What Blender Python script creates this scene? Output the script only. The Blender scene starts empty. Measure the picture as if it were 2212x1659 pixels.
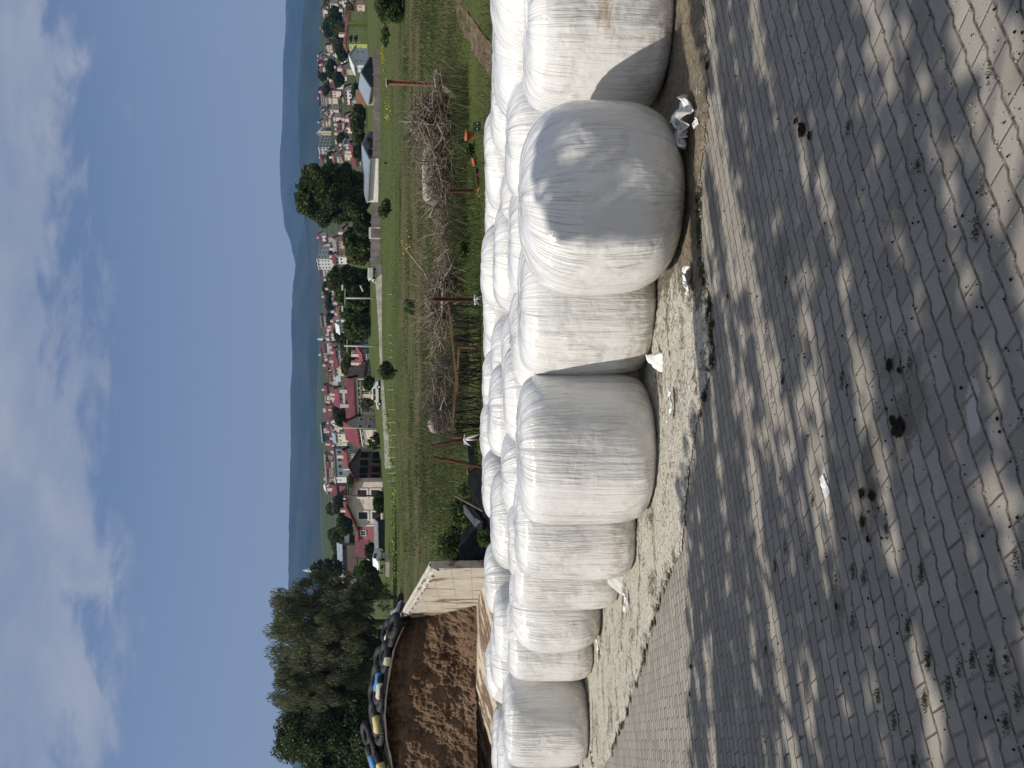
import bpy, math, random
import numpy as np
from mathutils import Vector, Matrix, noise
R = math.radians
random.seed(7)
rng = np.random.default_rng(7)
S = bpy.context.scene
COL = S.collection

# ---------------------------------------------------------------- camera maths (photo measured upright, 1659 x 2212)
CU, CV, F = 829.5, 1106.0, 1662.0
CAMZ = 1.6
PITCH = R(2.4)
HAZE = 8.5e-5
def ray(y, v):
    f = Vector((0, math.cos(PITCH), -math.sin(PITCH))); u = Vector((0, math.sin(PITCH), math.cos(PITCH)))
    d = f + u * ((CV - v) / F) + Vector((1, 0, 0)) * ((CU - y) / F)
    return d / d.y
def P(y, v, D):
    d = ray(y, v)
    return Vector((d.x * D, D, CAMZ + d.z * D))
def zray(v, D):
    return CAMZ + ray(CU, v).z * D
def ground_at(y, v):
    d = ray(y, v); t = -CAMZ / d.z
    return Vector((d.x * t, d.y * t, 0))

# ---------------------------------------------------------------- terrain
_prof = [(0, 0), (7, 0), (9, .22), (12, .7), (17, 1.5), (23, zray(980, 23)), (35, zray(930, 35)), (55, zray(882, 55)), (85, zray(846, 85)),
         (115, zray(820, 115)), (150, zray(806, 150)), (200, zray(791, 200)), (300, zray(768, 300)), (450, zray(746, 450)),
         (650, zray(722, 650)), (900, zray(703, 900)), (1150, zray(696, 1150)), (1500, zray(705, 1500)), (2600, 150), (12000, 150)]
PX = np.array([p[0] for p in _prof]); PZ = np.array([p[1] for p in _prof])
def smooth(a, b, x):
    t = min(1, max(0, (x - a) / (b - a))); return t * t * (3 - 2 * t)
def floor_z(Y): return 1.42 + .046 * (Y - 14.5)
def terrain(X, Y):
    if Y <= 1: return 0.0
    z = float(np.interp(Y, PX, PZ))
    y1 = 7.0 + max(0, 1 - X) * .9
    t = min(1, max(0, (Y - y1) / 7))
    z *= t
    if 9 < Y < 23.5 and X < -3.35 - .45 * (Y - 16): z = min(z, floor_z(Y) - .08)
    a = X / Y
    if Y > 45:
        z -= Y * 22 / F * smooth(.06, -.16, a) * smooth(45, 110, Y) * (1 - smooth(260, 480, Y))
    return z
def G(y, D, dz=0):
    x = (CU - y) / F * D
    return Vector((x, D, terrain(x, D) + dz))

# ---------------------------------------------------------------- node expressions
class X:
    def __init__(s, nt, sock): s.nt, s.k = nt, sock
    def _m(s, op, *a):
        n = s.nt.nodes.new('ShaderNodeMath'); n.operation = op
        for i, q in enumerate((s,) + a):
            if isinstance(q, X): s.nt.links.new(q.k, n.inputs[i])
            else: n.inputs[i].default_value = q
        return X(s.nt, n.outputs[0])
    def __add__(s, o): return s._m('ADD', o)
    def __sub__(s, o): return s._m('SUBTRACT', o)
    def __mul__(s, o): return s._m('MULTIPLY', o)
    def __truediv__(s, o): return s._m('DIVIDE', o)
    def floor(s): return s._m('FLOOR')
    def frac(s): return s._m('FRACT')
    def abs(s): return s._m('ABSOLUTE')
    def gt(s, o): return s._m('GREATER_THAN', o)
    def mn(s, o): return s._m('MINIMUM', o)
    def mx(s, o): return s._m('MAXIMUM', o)
    def ss(s, a, b):
        n = s.nt.nodes.new('ShaderNodeMapRange'); n.interpolation_type = 'SMOOTHSTEP'
        s.nt.links.new(s.k, n.inputs[0]); n.inputs[1].default_value = a; n.inputs[2].default_value = b
        n.inputs[3].default_value = 0; n.inputs[4].default_value = 1
        return X(s.nt, n.outputs[0])
class MatB:
    def __init__(s, name, rough=.8, spec=.3):
        s.m = bpy.data.materials.new(name); s.m.use_nodes = True
        s.nt = s.m.node_tree; s.b = s.nt.nodes['Principled BSDF']
        s.b.inputs['Roughness'].default_value = rough
        s.b.inputs['Specular IOR Level'].default_value = spec
    def new(s, t): return s.nt.nodes.new(t)
    def link(s, a, b): s.nt.links.new(a.k if isinstance(a, X) else a, b)
    def coord(s, kind='Object'): return s.new('ShaderNodeTexCoord').outputs[kind]
    def pos(s): return s.new('ShaderNodeNewGeometry').outputs['Position']
    def xyz(s, c):
        n = s.new('ShaderNodeSeparateXYZ'); s.link(c, n.inputs[0]); return [X(s.nt, n.outputs[i]) for i in range(3)]
    def vec(s, x, y, z):
        n = s.new('ShaderNodeCombineXYZ')
        for i, q in enumerate((x, y, z)):
            if isinstance(q, X): s.link(q, n.inputs[i])
            else: n.inputs[i].default_value = q
        return n.outputs[0]
    def scale(s, c, sc):
        n = s.new('ShaderNodeMapping'); s.link(c, n.inputs[0]); n.inputs['Scale'].default_value = sc; return n.outputs[0]
    def noise(s, c, sc, det=4, rough=.55, dist=0, color=False):
        n = s.new('ShaderNodeTexNoise'); s.link(c, n.inputs['Vector'])
        n.inputs['Scale'].default_value = sc; n.inputs['Detail'].default_value = det
        n.inputs['Roughness'].default_value = rough; n.inputs['Distortion'].default_value = dist
        return n.outputs['Color'] if color else X(s.nt, n.outputs[0])
    def voro(s, c, sc, feature='F1', out='Distance'):
        n = s.new('ShaderNodeTexVoronoi'); n.feature = feature; s.link(c, n.inputs['Vector']); n.inputs['Scale'].default_value = sc
        return X(s.nt, n.outputs[out])
    def ramp(s, fac, stops):
        n = s.new('ShaderNodeValToRGB'); s.link(fac, n.inputs[0]); e = n.color_ramp.elements
        while len(e) < len(stops): e.new(.5)
        for q, (p, c) in zip(e, stops):
            q.position = p; q.color = (*c, 1) if len(c) == 3 else c
        return n.outputs[0]
    def mix(s, fac, a, b, blend='MIX'):
        n = s.new('ShaderNodeMix'); n.data_type = 'RGBA'; n.blend_type = blend
        for q, sock in ((fac, n.inputs[0]), (a, n.inputs[6]), (b, n.inputs[7])):
            if isinstance(q, X): s.link(q, sock)
            elif isinstance(q, (int, float)): sock.default_value = q
            elif isinstance(q, tuple): sock.default_value = (*q, 1)
            else: s.link(q, sock)
        return n.outputs[2]
    def color(s, c):
        if isinstance(c, tuple): s.b.inputs['Base Color'].default_value = (*c, 1)
        else: s.link(c, s.b.inputs['Base Color'])
    def bump(s, h, dist=.01, strength=1.0):
        n = s.new('ShaderNodeBump'); n.inputs['Strength'].default_value = strength; n.inputs['Distance'].default_value = dist
        s.link(h, n.inputs['Height']); s.link(n.outputs[0], s.b.inputs['Normal'])
    def island(s): return X(s.nt, s.new('ShaderNodeNewGeometry').outputs['Random Per Island'])
    def objrand(s): return X(s.nt, s.new('ShaderNodeObjectInfo').outputs['Random'])

_cache = {}
def flat(c, rough=.8, var=.25, scale=3.0, spec=.3, bump=0):
    k = (tuple(round(q, 3) for q in c), rough, var, scale, spec, bump)
    if k in _cache: return _cache[k]
    m = MatB('surface', rough, spec)
    n = m.noise(m.coord(), scale, 5, .65)
    m.color(m.mix(n.ss(.3, .75), tuple(q * (1 - var) for q in c), tuple(min(1, q * (1 + var * .6)) for q in c)))
    if bump: m.bump(m.noise(m.coord(), scale * 6, 4, .6), bump)
    _cache[k] = m.m
    return m.m
def leafmat(name, dark, light, trans=.25):
    m = MatB(name, .55, .35)
    r = m.island(); big = m.noise(m.pos(), .8, 3)
    m.color(m.mix(big.ss(.35, .65) * .5 + r * .5, dark, light))
    t = m.new('ShaderNodeBsdfTranslucent'); t.inputs[0].default_value = (*[min(1, q * 1.5) for q in light], 1)
    mx = m.new('ShaderNodeMixShader'); mx.inputs[0].default_value = trans
    m.link(m.b.outputs[0], mx.inputs[1]); m.link(t.outputs[0], mx.inputs[2])
    m.link(mx.outputs[0], m.nt.nodes['Material Output'].inputs[0])
    return m.m

# ---------------------------------------------------------------- mesh helpers
class MB:
    def __init__(s): s.v, s.f = [], []
    def add(s, vs, fs):
        o = len(s.v); s.v += [tuple(q) for q in vs]; s.f += [tuple(i + o for i in q) for q in fs]; return s
    def box(s, lo, hi):
        (a, b, c), (d, e, f) = lo, hi
        return s.add([(a, b, c), (d, b, c), (d, e, c), (a, e, c), (a, b, f), (d, b, f), (d, e, f), (a, e, f)],
                     [(0, 3, 2, 1), (4, 5, 6, 7), (0, 1, 5, 4), (1, 2, 6, 5), (2, 3, 7, 6), (3, 0, 4, 7)])
    def bar(s, a, b, w, h):
        a, b = Vector(a), Vector(b); d = (b - a).normalized()
        u = d.cross(Vector((0, 0, 1))) if abs(d.z) < .75 else Vector((1, 0, 0)) - d * d.x
        u = u.normalized()
        n = u.cross(d).normalized(); u *= w / 2; n *= h / 2
        vs = [p + i * u + j * n for p in (a, b) for i, j in ((-1, -1), (1, -1), (1, 1), (-1, 1))]
        return s.add(vs, [(3, 2, 1, 0), (4, 5, 6, 7)] + [(i, (i + 1) % 4, 4 + (i + 1) % 4, 4 + i) for i in range(4)])
    def tube(s, pts, rad, n=6, cap=True):
        pts = [Vector(p) for p in pts]; vs = []; fs = []
        if not hasattr(rad, '__len__'): rad = [rad] * len(pts)
        for i, p in enumerate(pts):
            d = (pts[min(i + 1, len(pts) - 1)] - pts[max(i - 1, 0)]).normalized()
            u = d.cross(Vector((.31, .17, .93))).normalized(); w = d.cross(u)
            for k in range(n):
                a = 2 * math.pi * k / n
                vs.append(p + (u * math.cos(a) + w * math.sin(a)) * rad[i])
        for i in range(len(pts) - 1):
            for k in range(n):
                fs.append((i * n + k, i * n + (k + 1) % n, (i + 1) * n + (k + 1) % n, (i + 1) * n + k))
        if cap: fs += [tuple(range(n))[::-1], tuple(range((len(pts) - 1) * n, len(pts) * n))]
        return s.add(vs, fs)
    def lathe(s, prof, n=20, close=True):
        vs = [(r * math.cos(2 * math.pi * k / n), r * math.sin(2 * math.pi * k / n), z) for r, z in prof for k in range(n)]
        fs = [(i * n + k, i * n + (k + 1) % n, (i + 1) * n + (k + 1) % n, (i + 1) * n + k) for i in range(len(prof) - 1) for k in range(n)]
        return s.add(vs, fs)
    def grid(s, nu, nv, fn):
        vs = [fn(i / nu, j / nv) for j in range(nv + 1) for i in range(nu + 1)]
        fs = [(j * (nu + 1) + i, j * (nu + 1) + i + 1, (j + 1) * (nu + 1) + i + 1, (j + 1) * (nu + 1) + i) for j in range(nv) for i in range(nu)]
        return s.add(vs, fs)
    def mesh(s, name, mat, sm=False):
        me = bpy.data.meshes.new(name); me.from_pydata(s.v, [], s.f); me.update()
        if mat: me.materials.append(mat)
        if sm: me.polygons.foreach_set('use_smooth', [True] * len(me.polygons))
        return me
    def obj(s, name, mat, parent=None, sm=False):
        return link(name, s.mesh(name, mat, sm), parent)
def link(name, me, parent=None):
    o = bpy.data.objects.new(name, me); COL.objects.link(o)
    if parent: o.parent = parent
    return o
def quads_mesh(name, V4, mat):
    """V4: (n,4,3) array of separate quads"""
    n = len(V4); me = bpy.data.meshes.new(name)
    me.vertices.add(n * 4); me.vertices.foreach_set('co', np.asarray(V4, np.float32).reshape(-1))
    me.loops.add(n * 4); me.loops.foreach_set('vertex_index', np.arange(n * 4, dtype=np.int32))
    me.polygons.add(n); me.polygons.foreach_set('loop_start', np.arange(0, n * 4, 4, dtype=np.int32))
    me.polygons.foreach_set('loop_total', np.full(n, 4, np.int32))
    me.update(calc_edges=True); me.materials.append(mat); return me
def tag(o, label=None, cat=None, group=None, kind=None):
    if label: o['label'] = label
    if cat: o['category'] = cat
    if group: o['group'] = group
    if kind: o['kind'] = kind
    return o
def thing(name, loc, label, cat, group=None, rz=0):
    o = bpy.data.objects.new(name, None); COL.objects.link(o); o.location = loc; o.rotation_euler.z = rz
    o.empty_display_size = .2
    return tag(o, label, cat, group)
def struct(name, mb, mat, sm=False): return tag(mb.obj(name, mat, None, sm), kind='structure')
def unit(n):
    v = rng.normal(size=(n, 3)); return v / np.linalg.norm(v, axis=1)[:, None]
def leaf_quads(c, ln, wd, up=.3, dirs=None):
    """leaf-shaped kite quads at centres c"""
    n = len(c); d = unit(n) if dirs is None else dirs
    d = d + np.array([0, 0, up]) * rng.random((n, 1)); d /= np.linalg.norm(d, axis=1)[:, None]
    s = np.cross(d, unit(n)); s /= np.linalg.norm(s, axis=1)[:, None] + 1e-9
    L = (ln * (.6 + .8 * rng.random(n)))[:, None]; W = (wd * (.6 + .8 * rng.random(n)))[:, None]
    return np.stack([c - d * L / 2, c + s * W / 2, c + d * L / 2, c - s * W / 2], 1)
# ---------------------------------------------------------------- camera (held sideways: photo's left is up)
cd = bpy.data.cameras.new('camera'); cam = bpy.data.objects.new('camera', cd); COL.objects.link(cam)
cd.sensor_fit = 'HORIZONTAL'; cd.sensor_width = 36; cd.lens = 36 * F / 2212; cd.clip_end = 60000; cd.clip_start = .05
fw = Vector((0, math.cos(PITCH), -math.sin(PITCH))); up = Vector((0, math.sin(PITCH), math.cos(PITCH))); rt = Vector((1, 0, 0))
M = Matrix((-up, rt, -fw)).transposed().to_4x4(); M.translation = (0, 0, CAMZ); cam.matrix_world = M
S.camera = cam
# ---------------------------------------------------------------- light
ELEV, AZ = R(51), math.atan2(-.935, -.355)      # AZ measured from +Y towards +X
SUN = Vector((math.sin(AZ) * math.cos(ELEV), math.cos(AZ) * math.cos(ELEV), math.sin(ELEV)))
ld = bpy.data.lights.new('sun', 'SUN'); ld.energy = 3.6; ld.angle = R(.53); ld.color = (1, .93, .82)
sun = bpy.data.objects.new('sun', ld); COL.objects.link(sun)
sun.rotation_euler = SUN.to_track_quat('Z', 'Y').to_euler(); sun.location = (-20, -5, 30)
W = bpy.data.worlds.new('World'); S.world = W; W.use_nodes = True
nt = W.node_tree; bg = nt.nodes['Background']
sky = nt.nodes.new('ShaderNodeTexSky'); sky.sky_type = 'NISHITA'; sky.sun_disc = False
sky.sun_elevation = ELEV; sky.sun_rotation = AZ % (2 * math.pi); sky.altitude = 1600; sky.dust_density = 1.6; sky.air_density = 1.0; sky.ozone_density = 2.0
wb = MatB.__new__(MatB); wb.nt = nt
d = wb.coord('Generated'); x, y, z = wb.xyz(d)
ya = y.abs().mx(.05)
a_, g_ = x / ya, z / ya                                        # azimuth-like and elevation-like slopes of the view direction
n1 = wb.noise(wb.vec(a_ * 2.0, g_ * 4.5, 1.7), 1.5, 3, .5, .3)
n2 = wb.noise(wb.vec(a_ * 3.0, g_ * 6.5, 4.4), 3.0, 8, .62, .35)
m1 = (g_ - a_ * .03 + (n1 - .5) * .30 + (n2 - .5) * .36).ss(.47, .55)
wisp = wb.noise(wb.vec(a_ * 3.2, g_ * 11, 9.1), 1.5, 7, .6, .5)
m2 = (wisp + (n2 - .5) * .3).ss(.62, .76) * g_.ss(.36, .44) * .55
puff = (wb.noise(wb.vec(a_ * 5, g_ * 9, 2.2), 2.2, 6, .6, .2)).ss(.64, .76) * g_.ss(.2, .3) * .55
m2 = m2.mx(puff)
mask = m1.mx(m2)
cu = wb.vec(a_ * 3.0, g_ * 7.0, 7.7)
shade = wb.noise(cu, 1.3, 6, .6, .3)
cc = wb.ramp(shade, [(.28, (2.5, 2.95, 3.9)), (.5, (3.5, 3.8, 4.45)), (.72, (5.0, 5.0, 5.2))])
tint = wb.mix(1.0, sky.outputs[0], (.9, .92, .98), 'MULTIPLY')
hz = wb.mix((z.ss(-.05, .62) * -1 + 1) * .95, tint, (4.7, 4.95, 5.2))
hz = wb.mix((z.ss(-.02, .30) * -1 + 1) * .75, hz, (5.7, 5.25, 4.2))
nt.links.new(wb.mix(mask * .85, hz, cc), bg.inputs[0])
bg.inputs[1].default_value = .085
S.view_settings.view_transform = 'Standard'; S.view_settings.look = 'None'; S.view_settings.gamma = 1; S.view_settings.exposure = .34
S.cycles.max_bounces = 8; S.cycles.transparent_max_bounces = 8; S.cycles.volume_bounces = 0
S.cycles.use_denoising = True

# ---------------------------------------------------------------- ground, one sheet to the horizon
Ys = np.concatenate([[-40, -15, -5, 0, 3], np.arange(5, 30, .5), np.geomspace(30, 1600, 90), [2000, 2600, 4000, 8000, 12000]])
As = np.concatenate([[-1.6, -1.1], np.linspace(-.8, .8, 65), [1.1, 1.6]])
gv = []
for yy in Ys:
    for a in As:
        xx = a * max(yy, 20) if yy < 20 else a * yy
        z0 = terrain(xx, yy) - (.03 if yy < 14 else 0)
        if 14 < yy < 1400: z0 += noise.noise((xx * .15, yy * .15, 3)) * .12 * min(1, (yy - 14) / 10)
        gv.append((xx, yy, z0))
na = len(As)
gf = [(j * na + i, j * na + i + 1, (j + 1) * na + i + 1, (j + 1) * na + i) for j in range(len(Ys) - 1) for i in range(na - 1)]
m = MatB('meadow', .95, .1); p = m.pos(); px, py, pz = m.xyz(p)
n1 = m.noise(p, .25, 5, .6); n2 = m.noise(m.scale(p, (.25, .9, .9)), .12, 5, .65); n3 = m.noise(p, 6, 5, .7)
green = m.mix(n1.ss(.35, .65), (.050, .062, .019), (.082, .10, .029))
brown = m.mix(n3.ss(.3, .7), (.085, .07, .038), (.14, .115, .065))
lush = py.ss(60, 90)                                            # mown pasture towards the fence
n4 = m.noise(m.scale(p, (.6, 1, 1)), .45, 6, .7)
base = m.mix(n2.ss(.42, .58) * (lush * -.7 + 1) * .9, m.mix(lush * .6, green, (.085, .115, .030)), brown)
base = m.mix(n4.ss(.52, .62) * (lush * -.6 + 1) * .75, base, (.030, .036, .014))
base = m.mix(n3.ss(.35, .75) * .55, base, (.035, .05, .014))
patch = m.noise(m.scale(p, (.4, 1, 1)), .03, 4, .6)
far = m.mix(patch.ss(.4, .6), (.035, .06, .024), (.08, .085, .045))
m.color(m.mix(py.ss(190, 330), base, far))
m.bump(n3, .06)
ground = struct('ground', MB().add(gv, gf), m.m, True)

# ---------------------------------------------------------------- paving
ANG = R(25)
m = MatB('paving_blocks', .85, .25); p = m.pos(); px, py, pz = m.xyz(p)
PI_, WI_ = .165, .086
wob = m.noise(p, .8, 2) * .035 + m.noise(p, 5.0, 2) * .006 + m.noise(p, 22, 2) * .0035
u = px * math.cos(ANG) + py * math.sin(ANG) + wob
w = px * -math.sin(ANG) + py * math.cos(ANG) + wob
k = (w / WI_ + .38).floor()                                     # nearest joint line
par = (k * .5).frac() * 2
ph = (u / PI_ + k * .5).frac()
saw = (ph * (1 / .86)).mn(((ph * -1 + 1) * (1 / .14))) * .0115 - .0057
ds = w - k * WI_ - saw + .0
row = k - ds.gt(0) * -1 - 1
dline = ds.abs()
dcross = (((u + (w - row * WI_) * .265) / PI_ + row * .5 + .3).frac() - .5).abs() * (PI_ * 1.25)
dj = dline.mn(dcross)
edge = m.noise(p, 90, 2, .6) * .003
joint = ((dj + edge).ss(.0032, .0085) * -1 + 1)
soft = (dj.ss(.0, .012))
bid = m.vec(((u + (w - row * WI_) * .265) / PI_ + row * .5 - .2).floor(), row, 0.0)
wn = m.new('ShaderNodeTexWhiteNoise'); m.link(bid, wn.inputs[0]); rnd = X(m.nt, wn.outputs[0])
grain = m.noise(p, 160, 3, .7); st = m.noise(p, 1.1, 6, .65); st2 = m.noise(p, 7, 5, .7)
c0 = m.mix(rnd * .55 + st * .5, (.19, .172, .15), (.35, .325, .288))
c0 = m.mix(grain.ss(.3, .75) * .4, c0, (.15, .135, .118))
c0 = m.mix(m.noise(m.scale(p, (1, 2.2, 1)), .9, 6, .7).ss(.52, .72) * .55, c0, (.10, .09, .075))
dusty = m.noise(m.vec(px + 7.3, py * 2 + 2, 0.0), .55, 5, .6)
c0 = m.mix(dusty.ss(.56, .74) * .45, c0, (.36, .33, .28))
speck = m.voro(p, 38).ss(.06, .14)
c0 = m.mix((speck * -1 + 1) * st2.ss(.45, .6) * .9, c0, (.03, .024, .017))
pale = m.voro(m.vec(px + 3.1, py + 1.7, 0.0), 30).ss(.05, .10)
c0 = m.mix((pale * -1 + 1) * st.ss(.4, .55) * .6, c0, (.5, .47, .42))
def spot(y, v, sx, sy, rough_=.5):
    q = ground_at(y, v); dx, dy = (px - q.x) * (1 / sx), (py - q.y) * (1 / sy)
    r2 = (dx * dx + dy * dy)._m('SQRT')
    return ((r2 + (m.noise(p, 9, 5, .7) - .5) * 2.2 * rough_).ss(.55, .95) * -1 + 1)
for (sy_, sv_, a_, b_) in ((925, 1946, .16, .12), (790, 1930, .12, .10), (1068, 1875, .16, .12), (262, 1728, .14, .10), (1125, 1868, .10, .08), (1000, 1890, .25, .10), (860, 1980, .2, .1), (1320, 1810, .15, .1), (560, 1690, .2, .12)):
    c0 = m.mix(spot(sy_, sv_, a_, b_, 1.0) * .42, c0, (.075, .062, .048))
for (sy_, sv_, a_, b_) in ((880, 2103, .13, .045), (1052, 1784, .16, .05)):
    c0 = m.mix(spot(sy_, sv_, a_, b_, .9) * .55, c0, (.50, .48, .44))
moss = m.noise(p, 2.2, 4, .6).ss(.52, .68) * (px.ss(-1.5, 1.5) * -.75 + 1)
jl = dcross - dline
jc = m.mix(0.0, m.mix(m.noise(p, 40, 3).ss(.35, .7), (.05, .043, .034), (.20, .18, .15)), (.05, .05, .02))
jc = m.mix((jl * -1).ss(.0, .004) * .36, jc, (.40, .37, .32))  # cross joints paler: sun on their chamfers put into the joint colour
jc = m.mix(moss, jc, (.045, .045, .018))
m.color(m.mix(joint, c0, jc))
m.bump(soft * .8 + joint * -.5 + grain * .12 + st2 * .25 + rnd * .3, .006)
pav = MB().grid(60, 44, lambda a, b: (-16 + 34 * a, -12 + 27 * b, .0 + .012 * noise.noise((a * 40, b * 30, 0))))
tag(pav.obj('pavement', m.m, None, True), kind='structure')

# ---------------------------------------------------------------- dried mud apron between paving and bales
edge_px = [(-500, 1505), (-200, 1520), (0, 1522), (150, 1528), (250, 1530), (330, 1520), (400, 1512), (520, 1510), (600, 1520), (640, 1530), (760, 1540), (830, 1532), (900, 1510), (1000, 1492), (1100, 1481), (1190, 1474),
           (1240, 1448), (1290, 1428), (1380, 1402), (1460, 1380), (1560, 1346), (1659, 1306), (1900, 1250), (2300, 1190)]
def apron_edge(y):
    for (a, b), (c, dd) in zip(edge_px, edge_px[1:]):
        if a <= y <= c: return b + (dd - b) * (y - a) / (c - a)
    return 1500
def apr(a, b):
    y = -480 + 2760 * a
    q = ground_at(y, apron_edge(y) + 7 * noise.noise((y * .05, 0, 1)) + 5 * noise.noise((y * .21, 4, 1)))
    n = Vector((.25, 1, 0)).normalized()
    s = b ** 1.3 * 2.4
    pt = q + n * s
    h = .006 + .02 * min(1, s / .12) + .02 * noise.noise((pt.x * 3, pt.y * 3, 0)) * min(1, s / .2) + .012 * noise.noise((pt.x * 14, pt.y * 14, 5)) * min(1, s / .1)
    return (pt.x, pt.y, h + max(0, s - 1.3) * .05)
m = MatB('dried_mud', .95, .1); p = m.pos(); px, py, pz = m.xyz(p)
st = m.noise(m.vec(px * .75 + py * .1, py * 1.3, 0.0), 2.6, 7, .72, .6)
fine = m.noise(p, 26, 5, .75); sc2 = m.noise(p, 70, 3, .7)
dark = px.ss(.4, 1.3)                                          # bare soil near the big front bale, pale crust further on
crust = (st + (fine - .5) * .7 - dark * .26).ss(.30, .46)
soil = m.mix(fine.ss(.3, .7), (.13, .105, .075), (.27, .23, .17))
pale = m.mix(sc2.ss(.3, .7), (.38, .355, .30), (.54, .515, .45))
c = m.mix(crust, soil, pale)
cr = m.voro(m.scale(p, (1, 1.6, 1)), 11, 'DISTANCE_TO_EDGE').ss(.0, .05)
c = m.mix((cr * -1 + 1) * .5, c, (.13, .11, .08))
m.color(c); m.bump(crust * .6 + fine * .6 + sc2 * .25 + cr * .3, .02)
struct('soil_strip', MB().grid(420, 40, apr), m.m, True)

# ---------------------------------------------------------------- hills
def ridge(name, D, depth, sil, seed, cols, foot):
    """a real hill body: crest follows the skyline measured at distance D, slopes fall towards and away from us"""
    def sk(y):
        for (a, b), (c, dd) in zip(sil, sil[1:]):
            if a <= y <= c: return b + (dd - b) * smooth(0, 1, (y - a) / (c - a))
        return sil[-1][1]
    y0, y1 = sil[0][0], sil[-1][0]
    def fn(a, b):
        y = y0 + (y1 - y0) * a; t = b * 2 - 1                  # -1 front foot, 0 crest, 1 back foot
        d = D + t * depth
        top = zray(sk(y) + 1.6 * noise.noise((y * .06, seed, 0)), D)
        k = 1 - abs(t) ** 1.25
        x = (CU - y) / F * D * (1 + .02 * noise.noise((a * 20, b * 9, seed)))
        g = noise.noise((x * .0011, d * .0013, seed)) + .5 * noise.noise((x * .003, d * .003, seed + 3))
        z = foot + (top - foot) * max(0, k) + g * 70 * (1 - k) * min(1, (1 - abs(t)) * 4) * (D / 6000)
        return (x, d, z)
    m = MatB('hill_cover', .95, .05); p = m.pos()
    n = m.noise(p, .004, 6, .65); n2 = m.noise(m.scale(p, (1, 1, 4)), .0016, 4, .6)
    m.color(m.mix(n2.ss(.45, .6) * .6, m.mix(n.ss(.4, .62), *cols[:2]), cols[2]))
    struct(name, MB().grid(140, 40, fn), m.m, True)
ridge('hill', 8600, 1500, [(-700, 640), (-300, 625), (0, 617), (60, 617), (160, 611), (260, 610), (345, 604), (420, 606), (480, 613), (540, 630), (580, 639), (640, 650), (760, 664), (900, 680)], 1, [(.02, .035, .02), (.04, .055, .03), (.06, .065, .04)], 120)
ridge('hill', 6600, 1400, [(300, 690), (420, 668), (500, 652), (560, 641), (590, 637), (625, 632), (700, 629), (780, 631), (860, 627), (950, 628), (1050, 626), (1130, 624), (1250, 623), (1350, 622), (1500, 627), (1659, 632), (2000, 640), (2400, 650)], 5, [(.02, .035, .02), (.035, .05, .03), (.06, .065, .04)], 110)
ridge('hill', 4700, 1000, [(-800, 655), (-200, 664), (0, 657), (60, 652), (150, 648), (225, 644), (330, 646), (430, 652), (520, 664), (620, 672), (760, 664), (900, 672), (1000, 667), (1200, 662), (1300, 668), (1500, 664), (2000, 670), (2400, 676)], 9, [(.02, .035, .02), (.035, .05, .03), (.055, .06, .04)], 90)
ridge('hill', 2700, 700, [(-800, 692), (0, 690), (300, 690), (560, 688), (760, 688), (900, 684), (1000, 690), (1100, 692), (1250, 696), (1659, 690), (2300, 690)], 13, [(.035, .06, .03), (.06, .085, .04), (.09, .09, .055)], 60)
# ---------------------------------------------------------------- haze
hb = MB().box((-9000, -150, -40), (9000, 10800, 2600))
hm = bpy.data.materials.new('air'); hm.use_nodes = True
for n in list(hm.node_tree.nodes):
    if n.type == 'BSDF_PRINCIPLED': hm.node_tree.nodes.remove(n)
pv = hm.node_tree.nodes.new('ShaderNodeVolumePrincipled'); pv.inputs['Color'].default_value = (.20, .40, .86, 1)
pv.inputs['Density'].default_value = HAZE; pv.inputs['Anisotropy'].default_value = .0
hm.node_tree.links.new(pv.outputs[0], hm.node_tree.nodes['Material Output'].inputs['Volume'])
if HAZE: tag(hb.obj('haze', hm), kind='stuff')
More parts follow.
